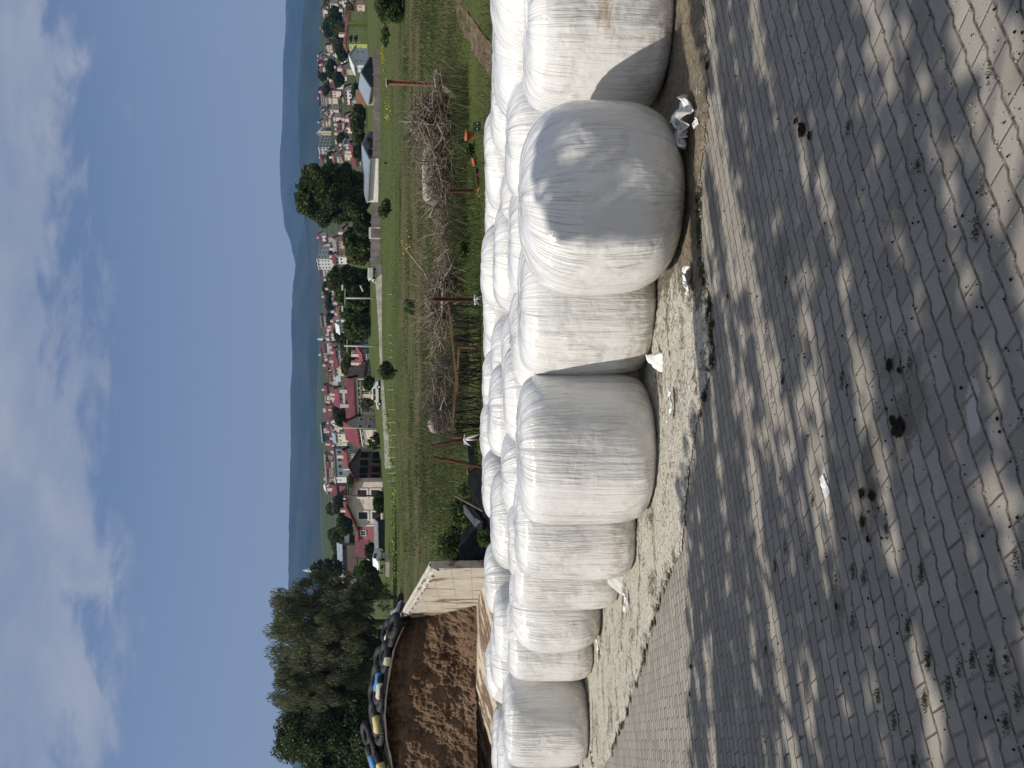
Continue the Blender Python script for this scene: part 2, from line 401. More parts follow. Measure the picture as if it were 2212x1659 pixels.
# ---------------------------------------------------------------- wrapped silage bales
def film(name, stain=None, dirt=.0):
    m = MatB(name, .27, .5); c = m.coord(); x, y, z = m.xyz(c)
    r = (x * x + y * y)._m('SQRT').mx(.02)
    cx, cy = x / r, y / r
    shear = z * .12
    ax = m.vec(cx * 9 + shear, cy * 9 - shear, z * .16 + r * .2)       # streaks: vertical on the sides, radial on the ends
    fine = m.noise(ax, 2.6, 3, .55); mid = m.noise(m.vec(cx * 4, cy * 4, z * .28 + r * .3), 2.2, 4, .6)
    pk = m.noise(c, 5.5, 4, .55, .6)
    ob = m.objrand()
    col = m.mix(m.noise(c, 2.2, 4, .6).ss(.4, .7), (.75, .748, .74), (.705, .70, .685))
    col = m.mix(ob * .35, col, (.70, .685, .64))
    smear = m.noise(m.vec(cx * 5, cy * 5, z * 1.2), 1.6, 6, .7, .3)
    col = m.mix(smear.ss(.66, .80) * .15, col, (.55, .48, .36))
    foot = (z.ss(-.62, -.34) * -1 + 1) * m.noise(c, 7, 5, .7).ss(.38, .62)
    col = m.mix(foot * (.22 + dirt), col, (.36, .29, .20))
    if stain:
        for (za, zb, xa, xb, cc, st) in stain:
            b = z.ss(za - .05, za + .03) * (z.ss(zb - .03, zb + .05) * -1 + 1) * x.ss(xa - .05, xa + .05) * (x.ss(xb - .05, xb + .05) * -1 + 1)
            nz = m.noise(m.scale(c, (2, 2, 5)), 2.4, 6, .7, .8).ss(.36, .66)
            col = m.mix(b * nz * st, col, cc)
    m.color(col)
    m.b.inputs['Subsurface Weight'].default_value = .12; m.b.inputs['Subsurface Radius'].default_value = (.03, .03, .03)
    rr = m.noise(c, 3, 3, .6); m.link(rr.ss(.3, .7) * .14 + .14, m.b.inputs['Roughness'])
    sm = m.noise(c, 1.7, 3, .5).ss(.42, .64)
    ln = (m.noise(m.vec(cx * 9 + shear, cy * 9 - shear, z * .10 + r * .1), 2.6, 3, .5) - .5).abs().ss(.0, .030)
    ln2 = (m.noise(m.vec(cx * 9 + shear, cy * 9 - shear, z * .4 + r * .3 + 4.0), 5.2, 2, .5) - .5).abs().ss(.0, .05)
    m.b.inputs['Coat Weight'].default_value = .5; m.b.inputs['Coat Roughness'].default_value = .1
    m.bump(fine * .26 * sm + mid * 1.5 + pk * .35 + ln * .27 * sm, .026, .9)
    return m.m
FILM = film('bale_film')
FILM_ST = film('bale_film_stained', [(-.06, .12, -.75, .6, (.50, .33, .18), .9), (.06, .2, -.45, 0.02, (.60, .47, .30), .8), (-.55, -.32, -.1, .7, (.50, .30, .18), .6), (-.45, .1, .05, .62, (.72, .65, .48), .5)], .1)
FILM_OLD = film('bale_film_old', None, .3)
def bale_mesh(seed, hi=True, n_exp=5.0, bulge=.03):
    nt_, nz = (180, 96) if hi else (96, 56)
    rs = random.Random(seed); A = [(rs.uniform(18, 60), rs.uniform(0, 6.28), rs.uniform(.3, 1)) for _ in range(7)]
    B = [(rs.choice((3, 4, 5, 6)), rs.uniform(0, 6.28), rs.uniform(.2, 1)) for _ in range(3)]
    vs = []
    for j in range(nz + 1):
        f = -math.pi / 2 + math.pi * j / nz
        cr = abs(math.cos(f)) ** (2 / n_exp); sz = math.copysign(abs(math.sin(f)) ** (2 / n_exp), math.sin(f))
        for i in range(nt_):
            t = 2 * math.pi * i / nt_
            ct, st = math.cos(t), math.sin(t)
            r = cr * (1 + bulge * (1 - sz * sz) * 1.0)
            z = sz
            nn = Vector((ct * 1.3, st * 1.3, z * .9 + seed * 7.1))
            r *= 1 + .035 * noise.noise(nn) + .018 * sum(a * math.cos(k * t + p) for k, p, a in B) / 2
            wr = sum(a * math.sin(k * t + p + 2.5 * noise.noise((ct * 1.5, st * 1.5, z * .8 + seed))) for k, p, a in A) / 4
            gate = max(0, noise.noise((ct * 2, st * 2, z * 1.3 + seed * 3)) + .25)
            r += .0055 * wr * gate * (1 if cr > .5 else cr * 2)
            fo = noise.noise((ct * 5.0, st * 5.0, z * 1.1 + seed)) * .010 + noise.noise((ct * 11, st * 11, z * 1.6 + seed)) * .006
            sh = max(0, 1 - abs(abs(sz) - .82) / .25)          # pleats gather on the shoulder
            r += fo * (.4 + 1.4 * sh) * cr
            if sz > .5:                                         # top end: film folds run to the middle
                z += .020 * noise.noise((ct * 3.2 * (.35 + cr), st * 3.2 * (.35 + cr), seed)) + .016 * noise.noise((ct * 6, st * 6, seed)) * cr - .035 * math.exp(-(cr / .22) ** 2) + .03 * (1 - cr)
            vs.append((r * ct, r * st, z))
    fs = [(j * nt_ + i, j * nt_ + (i + 1) % nt_, (j + 1) * nt_ + (i + 1) % nt_, (j + 1) * nt_ + i) for j in range(nz) for i in range(nt_)]
    b = MB(); b.add(vs, fs); return b.mesh('bale', None, True)
BM_HI = [bale_mesh(s, True, e, bu) for s, e, bu in ((1, 6.2, .03), (2, 3.4, .06), (3, 6.4, .03), (4, 5.8, .02))]
BM_LO = [bale_mesh(s, False, e, bu) for s, e, bu in ((11, 4.4, .02), (12, 5.2, .03), (13, 4.0, .03), (14, 4.8, .02), (15, 3.8, .03))]
BG = 'white wrapped silage bales stacked side by side'
def bale(y, D, R_, top=None, H=1.22, mesh=None, rz=0, mat=FILM, label='', tilt=(0, 0), dz=0):
    x = (CU - y) / F * D
    zt = H if top is None else zray(top, D + .45 * R_)
    me = mesh.copy(); me.materials.clear(); me.materials.append(mat)
    o = link('silage_bale', me); o.location = (x, D, zt - H / 2 + dz); o.scale = (R_, R_, H / 2)
    o.rotation_euler = (R(tilt[0]), R(tilt[1]), R(rz))
    return tag(o, label, 'silage bale', BG)
h = BM_HI; l = BM_LO
# mesh coordinates are unit-sized: object coordinates in the film material are therefore scaled per bale
front = [
 (60, 6.72, .70, None, 1.20, h[2], 20, FILM_ST, 'brown-stained bale with a long black shadow edge, at the right end of the front row', (0, 0)),
 (432, 6.22, .705, None, 1.27, h[1], 130, FILM, 'largest and nearest bale, bulging onto the paving with blue-grey tree shade', (0, 0)),
 (655, 7.32, .68, None, 1.22, h[0], 60, FILM_OLD, 'bale tucked behind the left side of the big nearest bale, faint yellow patch', (0, 0)),
 (968, 7.32, .695, None, 1.23, h[3], 200, FILM, 'upright front bale with a shaded right half and dense vertical creases', (0, 0)),
 (1128, 8.12, .575, None, 1.22, h[0], 300, FILM_OLD, 'narrow cream slice of bale left of the densely creased front bale', (0, 0)),
 (1212, 9.0, .545, None, 1.21, h[2], 250, FILM, 'bale with a loose triangular film tail at its foot', (0, 0)),
 (1300, 10.15, .60, None, 1.20, h[1], 10, FILM_OLD, 'bale with slanting creases next after the one with the film tail', (0, 0)),
 (1374, 11.0, .60, None, 1.20, h[3], 100, FILM_OLD, 'slim lit bale right of the wide gap in the front row', (0, 0)),
 (1548, 11.55, .685, None, 1.24, h[0], 170, FILM, 'wide bale near the left end whose whole right side is grey', (0, 0)),
 (1700, 12.6, .66, None, 1.20, h[2], 30, FILM_OLD, 'last bale of the front row, cut by the left edge of view', (0, 0)),
]
for y, D, R_, top, H, me, rz, mat, lab, ti in front: bale(y, D, R_, top, H, me, rz, mat, lab, ti)
back = [
 (303, 8.0, .67, 1093, l[0], 'bale in the second row showing between stained end bale and largest bale, crumpled film'),
 (520, 8.35, .64, 1098, l[1], 'small bright bale glinting just behind the largest bale'),
 (100, 8.35, .80, 1066, l[2], 'broad bale right behind the brown-stained end bale'),
 (212, 9.5, .72, 1062, l[3], 'bale behind the crumpled second-row bale at the right'),
 (455, 9.6, .66, 1081, l[4], 'bale filling the gap behind the crumpled second-row bale and the glinting one'),
 (728, 8.55, .68, 1103, l[0], 'second-row bale behind the one with the faint yellow patch'),
 (552, 9.75, .70, 1066, l[1], 'long smooth third-row bale with grey shaded right shoulder'),
 (770, 9.9, .62, 1084, l[2], 'thin-topped bale just left of the long smooth third-row bale'),
 (345, 10.9, .74, 1048, l[3], 'back-row bale standing below the green bench back'),
 (575, 11.3, .64, 1040, l[4], 'highest back-row bale near the tall rusty pole with rag'),
 (668, 12.2, .60, 1045, l[0], 'back-row bale under the right end of the bean netting'),
 (768, 11.0, .62, 1062, l[2], 'dark-shouldered third-row bale under the middle of the bean netting'),
 (888, 10.4, .66, 1056, l[1], 'third-row bale with a bright crinkled glint, under the left of the netting'),
 (846, 8.9, .60, 1087, l[3], 'second-row bale right behind the densely creased front bale, right half'),
 (820, 12.9, .56, 1043, l[4], 'small back-row bale peeking out below the netting post'),
 (932, 12.7, .56, 1039, l[0], 'back-row bale directly below the two leaning rusty pipes'),
 (1022, 9.25, .60, 1083, l[4], 'smooth grey bale behind the densely creased front bale, left half'),
 (1045, 12.0, .60, 1043, l[2], 'back-row bale with ribbed film in front of the black plastic heap'),
 (1115, 10.2, .68, 1061, l[3], 'wide ribbed bale between smooth grey bale and concrete wall'),
 (1165, 8.95, .50, 1097, l[1], 'small bale wedged behind the narrow cream slice'),
 (1248, 12.2, .62, 1048, l[0], 'back-row bale hiding the foot of the concrete wall'),
 (1340, 11.7, .62, 1066, l[1], 'second-row bale in front of the wall end, behind the slanting-crease bale'),
 (1440, 13.6, .60, 1050, l[4], 'back-row bale in front of the brown silage, left of the wall'),
 (1412, 12.5, .62, 1060, l[2], 'bale in front of the brown silage, nearer of the overlapping pair'),
 (1600, 14.2, .66, 1063, l[3], 'rearmost bale at far left beside the dark floor shadow'),
 (1622, 13.2, .66, 1074, l[0], 'middle bale of the three overlapping at far left'),
 (448, 12.0, .66, 1049, l[1], 'back-row bale between the highest one and the one below the bench back'),
 (722, 13.4, .66, 1046, l[2], 'back-row bale just behind the gap under the netting stake'),
 (874, 13.0, .60, 1045, l[0], 'back-row bale in the notch right of the crossed leaning pipes'),
 (985, 13.2, .62, 1044, l[3], 'back-row bale in front of the left one of the leaning pipes'),
 (-60, 7.6, .80, 1062, l[4], 'bale mostly beyond the right edge of view, behind the stained one'),
]
for i, (y, D, R_, top, me, lab) in enumerate(back):
    bale(y, D, R_, top, 1.22, me, i * 47, (FILM, FILM, FILM_OLD)[i % 3], lab, (2 * math.sin(i * 3), 2 * math.cos(i * 5)))

# loose film tails are parts of their bales; torn scraps are separate things
def scrap(name, pts, seed, mat, parent=None, thick=.004, amp=.03):
    """crumpled sheet over a four-corner patch"""
    a, b, c, dd = [Vector(q) for q in pts]
    def fn(u, v):
        q = (a * (1 - u) + b * u) * (1 - v) + (dd * (1 - u) + c * u) * v
        o = Vector((noise.noise(q * 9 + Vector((seed, 0, 0))), noise.noise(q * 9 + Vector((0, seed, 0))), abs(noise.noise(q * 11 + Vector((0, 0, seed)))) * 1.6))
        o += .5 * Vector((noise.noise(q * 27), noise.noise(q * 23 + Vector((seed, 1, 1))), abs(noise.noise(q * 31))))
        return q + o * amp
    g = MB().grid(26, 16, fn); o = g.obj(name, mat, parent, True)
    so = o.modifiers.new('thick', 'SOLIDIFY'); so.thickness = thick
    return o
SCR = flat((.74, .74, .73), .35, .08, 4, .5)
def gp(y, v, dz=0): q = ground_at(y, v); return Vector((q.x, q.y, dz))
bl = [o for o in COL.objects if o.name.startswith('silage_bale')]
def flap(bo, pts, seed, amp=.02):
    o = scrap('film_tail', pts, seed, SCR, None, .004, amp)
    bpy.context.view_layer.update()
    o.parent = bo; o.matrix_parent_inverse = bo.matrix_world.inverted()
flap(bl[5], [P(1186, 1270, 8.52), P(1198, 1235, 8.5), P(1290, 1352, 8.47), P(1240, 1368, 8.40)], 3)
flap(bl[2], [P(768, 1395, 6.66), P(760, 1440, 6.55), P(806, 1450, 6.50), P(803, 1425, 6.62)], 5)
flap(bl[3], [P(830, 1437, 6.85), P(830, 1446, 6.6), P(1010, 1446, 6.5), P(1010, 1438, 6.7)], 8, .025)
def scrapthing(y, v, w, d, seed, label, rz=0, amp=.05, dz=.02):
    q = gp(y, v, dz); c, s_ = math.cos(R(rz)), math.sin(R(rz))
    pts = [q + Vector((c * i * w / 2 - s_ * j * d / 2, s_ * i * w / 2 + c * j * d / 2, 0)) for i, j in ((-1, -1), (1, -1), (1, 1), (-1, 1))]
    o = scrap('plastic_scrap', pts, seed, SCR, None, .004, amp); return tag(o, label, 'plastic scrap', 'torn white film scraps on the ground')
scrapthing(268, 1500, .34, .16, 2, 'crumpled white film wad lying against the right foot of the largest bale', -25, .10, .04)
scrapthing(268, 1515, .10, .06, 12, 'small torn film piece on bare soil, right of the crumpled wad', 30, .03, .03)
scrapthing(608, 1500, .16, .10, 4, 'white film shred under the left foot of the largest bale', 20, .06, .04)
scrapthing(880, 1462, .26, .05, 6, 'white film strip on the crust below the densely creased bale', 6, .05, .04)
scrapthing(1298, 1362, .2, .12, 9, 'bright film shred lying at the tip of the triangular film tail', 60, .04, .04)
scrapthing(1050, 1785, .11, .05, 10, 'light rag of film flattened on the middle of the paving', 40, .012, .006)
scrapthing(1395, 1298, .4, .07, 14, 'white film ribbon at the foot of the slim lit bale', 40, .03, .04)
# ---------------------------------------------------------------- litter on the paving
DUNG = flat((.018, .014, .010), .95, .4, 20, .1, .01); GRIT = flat((.42, .39, .34), .9, .3, 20)
def clod(y, v, s, seed, label):
    q = ground_at(y, v)
    o = MB().grid(18, 10, lambda a, b: tuple(Vector((math.cos(6.2832 * a) * math.sin(math.pi * b), math.sin(6.2832 * a) * math.sin(math.pi * b) * .8, math.cos(math.pi * b) * .13)) * s * (1 + .55 * noise.noise((math.cos(6.2832 * a) * 1.7 + seed, math.sin(6.2832 * a) * 1.7, b * 4))))).obj('dung_clod', DUNG, None, True)
    o.location = (q.x, q.y, .012); o.rotation_euler.z = seed; tag(o, label, 'dung clod', 'dark dung clods on the paving')
for i, (y, v, s, lab) in enumerate([
 (280, 1735, .075, 'largest dark clod of the group right of the middle of the paving'), (262, 1722, .035, 'small clod just above the largest right-hand clod'), (293, 1752, .04, 'clod just left of the largest right-hand clod'),
 (925, 1946, .085, 'biggest forked dark clod on the central paving'), (908, 1934, .045, 'clod touching the right side of the forked one'), (788, 1926, .05, 'single clod right of the forked central one'),
 (800, 1948, .03, 'small brown clod beside the single one'), (1066, 1866, .045, 'clod of the left pair, nearer the bales'), (1070, 1888, .05, 'clod of the left pair, nearer the camera'),
 (1127, 1868, .04, 'round clod left of the pair'), (1165, 1880, .03, 'small clod farther left of the round one'), (1310, 1812, .03, 'small lone clod on the left paving'),
 (1440, 1495, .045, 'clod at the edge of the sunlit paving, near the mud strip'), (1500, 1492, .035, 'small clod left of the sunlit-edge clod'), (140, 1530, .06, 'black clod against the soil near the stained bale'), (640, 1575, .03, 'small clod close to the largest bale')]):
    clod(y, v, s * .5, i * 1.7 + .3, lab)
def crumbs(name, n, mat, smin, smax, pick, label, cat):
    V = []; 
    for i in range(n):
        q = pick(); s = random.uniform(smin, smax) * random.choice((.5, .7, 1)); a0 = random.uniform(0, 6.28); h_ = s * .5
        p_ = [Vector((q.x + math.cos(a0 + k * 1.571) * s * random.uniform(.7, 1.3), q.y + math.sin(a0 + k * 1.571) * s * random.uniform(.7, 1.3), .006)) for k in range(4)]
        t_ = Vector((q.x, q.y, .008 + h_)); 
        tp_ = [a.lerp(t_, .45) + Vector((0, 0, h_ * .6)) for a in p_]
        for k in range(4): V.append([p_[k], p_[(k + 1) % 4], tp_[(k + 1) % 4], tp_[k]])
        V.append(tp_)
    V = np.array([[tuple(q) for q in f] for f in V])
    tag(link(name, quads_mesh(name, V, mat)), label, cat, None, 'stuff')
def any_pav():
    while True:
        q = ground_at(random.uniform(-40, 1700), 1500 + 720 * random.random() ** 1.2)
        if noise.noise((q.x * 1.1, q.y * 1.1, 4)) + random.uniform(-.4, .4) > -.05: return q
crumbs('dung_crumbs', 700, DUNG, .002, .0075, any_pav, 'scattered dark dung crumbs on the paving', 'dung crumbs')
crumbs('grit', 900, GRIT, .0015, .005, any_pav, 'pale grit and chips scattered on the paving', 'grit')
def near_apron():
    y = random.uniform(-30, 1640); q = ground_at(y, apron_edge(y)); f = random.uniform(-.12, 1.0); return Vector((q.x, q.y + f * .7, 0))
crumbs('mud_crumbs', 1500, flat((.30, .26, .19), .95, .5, 20), .004, .018, near_apron, 'crumbled mud and chips along the dried mud strip', 'mud crumbs')
def gtuft(n, pick, ln, mat, label, name='joint_weeds'):
    V = []
    for i in range(n):
        q = pick(); m_ = random.randint(40, 120)
        for k in range(m_):
            a = random.uniform(0, 6.28); L_ = ln * random.uniform(.4, 1.2); b = q + Vector((random.gauss(0, .020), random.gauss(0, .008), 0)); d_ = Vector((math.cos(a) * .7, math.sin(a) * .7, random.uniform(.4, 1))) * L_; s = Vector((-math.sin(a), math.cos(a), 0)) * .0025
            V.append([b - s, b + s, b + d_ + s * .3, b + d_ - s * .3])
    tag(link(name, quads_mesh(name, np.array([[tuple(q) for q in f] for f in V]), mat)), label, 'weeds', None, 'stuff')
def joint_pick(y0, y1, v0, v1):
    """a spot on one of the paving joints"""
    def f():
        q = ground_at(random.uniform(y0, y1), random.uniform(v0, v1)); u_ = q.x * math.cos(R(25)) + q.y * math.sin(R(25)); w_ = -q.x * math.sin(R(25)) + q.y * math.cos(R(25))
        w_ = round(w_ / .086) * .086
        return Vector((u_ * math.cos(R(25)) - w_ * math.sin(R(25)), u_ * math.sin(R(25)) + w_ * math.cos(R(25)), .004))
    return f
WEED = leafmat('weed_blades', (.022, .026, .008), (.06, .062, .02), .15)
gtuft(16, joint_pick(1150, 1660, 1850, 2215), .009, WEED, 'mossy weeds in the paving joints at the left')
gtuft(12, joint_pick(950, 1660, 1600, 2000), .008, WEED, 'small weeds in the joints in the middle of the paving')
def mud_edge():
    y = random.choice([random.uniform(1140, 1640), random.uniform(380, 900)]); q = ground_at(y, apron_edge(y) + random.gauss(0, 3)); return Vector((q.x, q.y, .004))
gtuft(120, mud_edge, .022, WEED, 'dark weeds along the edge between dried mud and paving')
gtuft(12, joint_pick(0, 900, 1545, 2150), .008, WEED, 'sparse weeds in the joints of the right paving')
# ---------------------------------------------------------------- garden behind the bales
def rusty(c1=(.16, .065, .035), c2=(.30, .16, .10)):
    m = MatB('rust', .85, .2); c = m.coord()
    m.color(m.mix(m.noise(m.scale(c, (6, 6, 1.5)), 4, 6, .7).ss(.35, .65), c1, c2)); m.bump(m.noise(c, 40, 4), .004); return m.m
RUST, RUSTD = rusty(), rusty((.05, .022, .015), (.13, .06, .04))
WOOD = flat((.20, .17, .13), .9, .4, 5, .1, .01); TAN = flat((.25, .145, .09), .85, .35, 5, .15)
DEADWOOD = flat((.215, .18, .145), .9, .45, 7, .1); DEADPALE = flat((.34, .29, .23), .9, .35, 7, .1); TWIG = flat((.11, .10, .09), .95, .4, 6, .1)
def post(y, v_top, y2, v_bot, D, w, label, mat, name='rusty_post', cat='post', hshape=True, grp=None, buried=.4):
    a, b = P(y2, v_bot, D), P(y, v_top, D)
    o_ = thing(name, a, label, cat, grp)
    d = (b - a); bt = -d.normalized() * buried
    m = MB()
    if hshape:                                                  # rolled steel section: two flanges and a web
        s = Vector((w / 2, 0, 0))
        s *= .84; m.bar(bt - s, d - s, w * .18, w); m.bar(bt + s, d + s, w * .18, w); m.bar(bt, d, w * .7, w * .2)
    else: m.tube([bt, d * .5, d], [w / 2, w / 2 * .96, w / 2 * .93], 10)
    m.obj('shaft', mat, o_)
    return o_, d
o_, d = post(178, 836, 184, 983, 23, .115, 'upright rusty steel post standing alone right of the branch heap', RUST)
MB().box((d.x - .1, d.y - .1, d.z), (d.x + .1, d.y + .1, d.z + .03)).obj('cap', flat((.5, .48, .44), .7), o_)
post(412, 967, 412, 1060, 18.6, .075, 'dark rusty steel post behind the clay pots, in front of the branch heap', RUSTD)
o_, d = post(646, 934, 648, 1062, 17.6, .085, 'tall dark steel post with a white rag tied low, right end of the netting', RUSTD)
def rag(parent, at, s, seed):
    m = MB()
    for k in range(3):
        a = Vector(at); e = a + Vector(((-.5 + k * .5) * s, -.09, -s * (.5 + .5 * k % 2)))
        m.tube([a + Vector((0, -.08, .02)), (a + e) / 2 + Vector((0, -.1, .03)), e], [.02, .028, .012], 5)
    m.tube([Vector(at) + Vector((math.cos(q) * .11, math.sin(q) * .11, .01 * math.sin(3 * q))) for q in np.linspace(0, 6.28, 12)], .018, 5)
    m.obj('rag', SCR, parent, True)
rag(o_, d * .28, .34, 1)
o_, d = post(964, 932, 938, 1056, 17.2, .075, 'rusty pipe leaning right, tied with a white rag', RUSTD, 'rusty_pipe', 'pipe', False)
rag(o_, d * .42, .3, 2)
post(989, 938, 1012, 1062, 17.0, .085, 'rusty pipe leaning left, the left one of the crossed pair', RUSTD, 'rusty_pipe', 'pipe', False)
post(1071, 984, 1114, 1062, 16.6, .05, 'thin bare stick leaning over the black plastic heap', WOOD, 'stick', 'stick', False)
# bean netting: rail, three stakes, dangling dry vines
nf = thing('netting_frame', P(800, 1050, 17.6), 'wooden rail on stakes hung with black dry vines behind the bales', 'trellis')
org = nf.location
def rel(y, v, D): return P(y, v, D) - org
m = MB(); m.bar(rel(658, 969, 17.6), rel(824, 986, 17.5), .055, .05); m.bar(rel(820, 985, 17.5), rel(944, 976, 17.3), .055, .05); m.bar(rel(752, 991, 17.4), rel(850, 986, 17.4), .045, .045); m.obj('rail', TAN, nf)
for (a, b, c_, d_) in ((946, 978, 952, 1060), (850, 984, 846, 1060), (752, 990, 750, 1060)):
    MB().bar(rel(a, b, 17.4), rel(c_, d_, 17.4), .045, .045).obj('stake', TAN, nf)
m = MB()
for i in range(92):
    y = random.uniform(660, 942); vt = np.interp(y, [658, 824, 944], [970, 987, 977]) + random.uniform(0, 8)
    D = 17.45 + random.uniform(-.1, .1); pts = []; n = random.randint(4, 6); yy = y
    for k in range(n + 1):
        pts.append(rel(yy, vt + (1062 - vt) * k / n, D)); yy += random.uniform(-4.5, 4.5)
    m.tube(pts, [random.uniform(.008, .016)] * len(pts), 4, False)
    if random.random() < .5:
        q = pts[random.randint(1, n - 1)]; m.tube([q, q + Vector((random.uniform(-.25, .25), 0, random.uniform(-.2, .1)))], .007, 4, False)
m.obj('dry_vines', flat((.022, .02, .016), .9), nf)
# cut branches
def branch_heap(name, label, y0, y1, D, prof, n, mat, thick=(.012, .05), ln=(.8, 2.6), up_sprig=0, cat='branch heap', dark=True):
    c0 = G((y0 + y1) / 2, D); o = thing(name, c0, label, cat)
    m = MB(); m2 = MB()
    w = (y1 - y0) / F * D
    def hh(t): return float(np.interp(t, [q[0] for q in prof], [q[1] for q in prof]))
    for i in range(n):
        t = random.random(); x = (t - .5) * -w; h_ = hh(t)
        z = h_ * random.random() ** .9 * .9
        L = random.uniform(*ln) * (.6 + .4 * random.random()); az = random.gauss(0, .7) if random.random() < .7 else random.uniform(0, 6.28)
        el = random.gauss(.05, .32)
        if random.random() < up_sprig: el = random.uniform(.5, 1.2); z = h_ * .7; L = random.uniform(.7, 1.5)
        d_ = Vector((math.cos(az) * math.cos(el) * random.choice((-1, 1)), math.sin(az) * math.cos(el) * .8, math.sin(el)))
        p0 = Vector((x, random.uniform(-.8, .8) * (1.1 - z / (h_ + .3)), z + .03)) - d_ * L * .4
        base_z = -.05
        r0 = random.uniform(*thick) * (1.6 if random.random() < .12 else .8); pts = [p0]; dd = d_.copy()
        for k in range(4):
            dd = (dd + Vector((random.gauss(0, .18), random.gauss(0, .18), random.gauss(.02, .16)))).normalized()
            q = pts[-1] + dd * L / 4; q.z = max(q.z, base_z + .02); pts.append(q)
        pts[0].z = max(pts[0].z, base_z)
        tgt = m if random.random() < .72 else m2
        tgt.tube(pts, [r0, r0 * .85, r0 * .65, r0 * .45, r0 * .2], 5)
        for s_ in range(random.randint(0, 3)):
            q = pts[random.randint(1, 4)]; e = q + Vector((random.gauss(0, 1), random.gauss(0, .6), random.gauss(.35, .6))).normalized() * L * random.uniform(.15, .35)
            tgt.tube([q, (q + e) / 2 + Vector((random.gauss(0, .04), 0, random.gauss(.03, .04))), e], [r0 * .4, r0 * .28, r0 * .1], 4, False)
    m.obj('branches', mat, o, True)
    if m2.v: m2.obj('pale_branches', DEADPALE, o, True)
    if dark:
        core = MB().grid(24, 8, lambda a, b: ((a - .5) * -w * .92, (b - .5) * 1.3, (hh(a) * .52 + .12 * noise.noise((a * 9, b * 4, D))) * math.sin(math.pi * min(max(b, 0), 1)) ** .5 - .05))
        core.obj('dark_core', flat((.035, .027, .018), .95, .4, 8), o, True)  # dark mound filling the inside of the heap
    return o
branch_heap('branch_heap', 'tangled heap of cut logs and branches left of the lone rusty post', 204, 314, 22.5, [(0, .5), (.25, 1.15), (.6, 1.3), (1, .9)], 520, DEADWOOD, (.007, .034), (.6, 1.9), .12)
branch_heap('branch_heap', 'spread of bare branches covering the pale tarp bundle', 320, 462, 22.0, [(0, .8), (.4, .85), (.8, .6), (1, .4)], 430, DEADWOOD, (.006, .028), (.8, 2.4), .22)
branch_heap('branch_heap', 'low dark branch heap between the pale tarp bundle and the tall post', 478, 572, 21.8, [(0, .35), (.35, .5), (.7, .45), (1, .3)], 190, DEADWOOD, (.005, .022), (.6, 1.8), .12)
branch_heap('branch_heap', 'branch heap with upright pale sticks behind the right end of the netting', 600, 736, 21.5, [(0, .6), (.3, 1.0), (.7, .75), (1, .3)], 440, DEADWOOD, (.006, .028), (.7, 2.0), .25)
branch_heap('twig_heap', 'dense grey heap of fine twigs behind the middle of the netting', 768, 928, 21.5, [(0, .45), (.3, .85), (.75, .95), (1, .5)], 620, TWIG, (.006, .013), (.5, 1.3), .1)
# whip branch, plank, tarp bundle
b0 = G(600, 24); o = thing('bent_branch', b0, 'single long pale branch arching over the grass above the low dark heap', 'branch')
q = [P(602, 924, 24), P(585, 915, 24.1), P(565, 898, 24.2), P(540, 878, 24.4), P(516, 863, 24.6)]
MB().tube([p_ - b0 for p_ in q], [.035, .03, .025, .02, .01], 6).obj('stem', DEADPALE, o, True)
MB().tube([q[1] - b0, P(590, 930, 24.1) - b0, P(628, 935, 24) - b0], [.02, .018, .01], 5).obj('side_shoot', DEADPALE, o, True)
pa, pb = P(188, 957, 21.8), P(211, 988, 21.2); m = MB(); m.bar(pa, pb, .16, .05)
tag(m.obj('plank', WOOD), 'weathered grey plank leaning against the right side of the log heap', 'plank')
tb = thing('tarp_bundle', G(380, 22.6), 'long whitish wrapped bundle lying inside the branches', 'tarp bundle')
def tbf(a, b):
    t = 2 * math.pi * b; e = (1 - abs(2 * a - 1) ** 6) ** .5
    r = .36 * e * (1 + .15 * noise.noise((a * 9, math.cos(t) * 2, math.sin(t) * 2)))
    return ((a - .5) * 1.75, r * math.cos(t), .62 + r * .95 * math.sin(t))
MB().grid(40, 20, tbf).obj('wrapping', flat((.50, .48, .45), .6, .25, 4, .3, .03), tb, True)
# clay pots
CLAY = flat((.50, .15, .075), .85, .3, 8, .2); CLAYD = flat((.12, .06, .04), .9)
def pot(y, v, D, r, h, label, tilt=(0, 0)):
    c_ = P(y, v, D); o = thing('clay_pot', c_, label, 'flower pot', 'clay pots in the garden')
    o.rotation_euler = (R(tilt[0]), R(tilt[1]), 0)
    MB().lathe([(r * .62, 0), (r * .7, h * .1), (r * .92, h * .72), (r * 1.08, h * .74), (r * 1.1, h), (r * .95, h), (r * .85, h * .75), (r * .6, h * .2), (0.001, h * .18)], 20).obj('pot_body', CLAY, o, True)
    MB().lathe([(.001, h * .78), (r * .84, h * .74)], 16).obj('soil', CLAYD, o, True)
pot(294, 1026, 18.6, .12, .24, 'large clay pot in the grass beside the green bench back', (4, 4))
pot(301, 1043, 18.2, .075, .14, 'small broken clay pot below the large one', (20, 30))
pot(348, 1036, 18.2, .085, .17, 'clay pot under the leafy green bush', (8, -12))
pot(381, 1043, 17.8, .075, .12, 'clay pot at the right of the row by the black edging', (70, 20))
pot(391, 1047, 17.8, .07, .11, 'clay pot lying in the middle of the row by the black edging', (80, -40))
pot(417, 1049, 17.7, .10, .17, 'clay pot half hidden by the highest back bales, next to the dark post', (20, 0))
pot(1017, 1019, 18.2, .075, .11, 'orange clay pot on the grass left of the leaning pipes', (0, 0))
pot(1033, 1021, 18.2, .06, .09, 'paler small clay pot left of the orange one by the pipes', (0, 0))
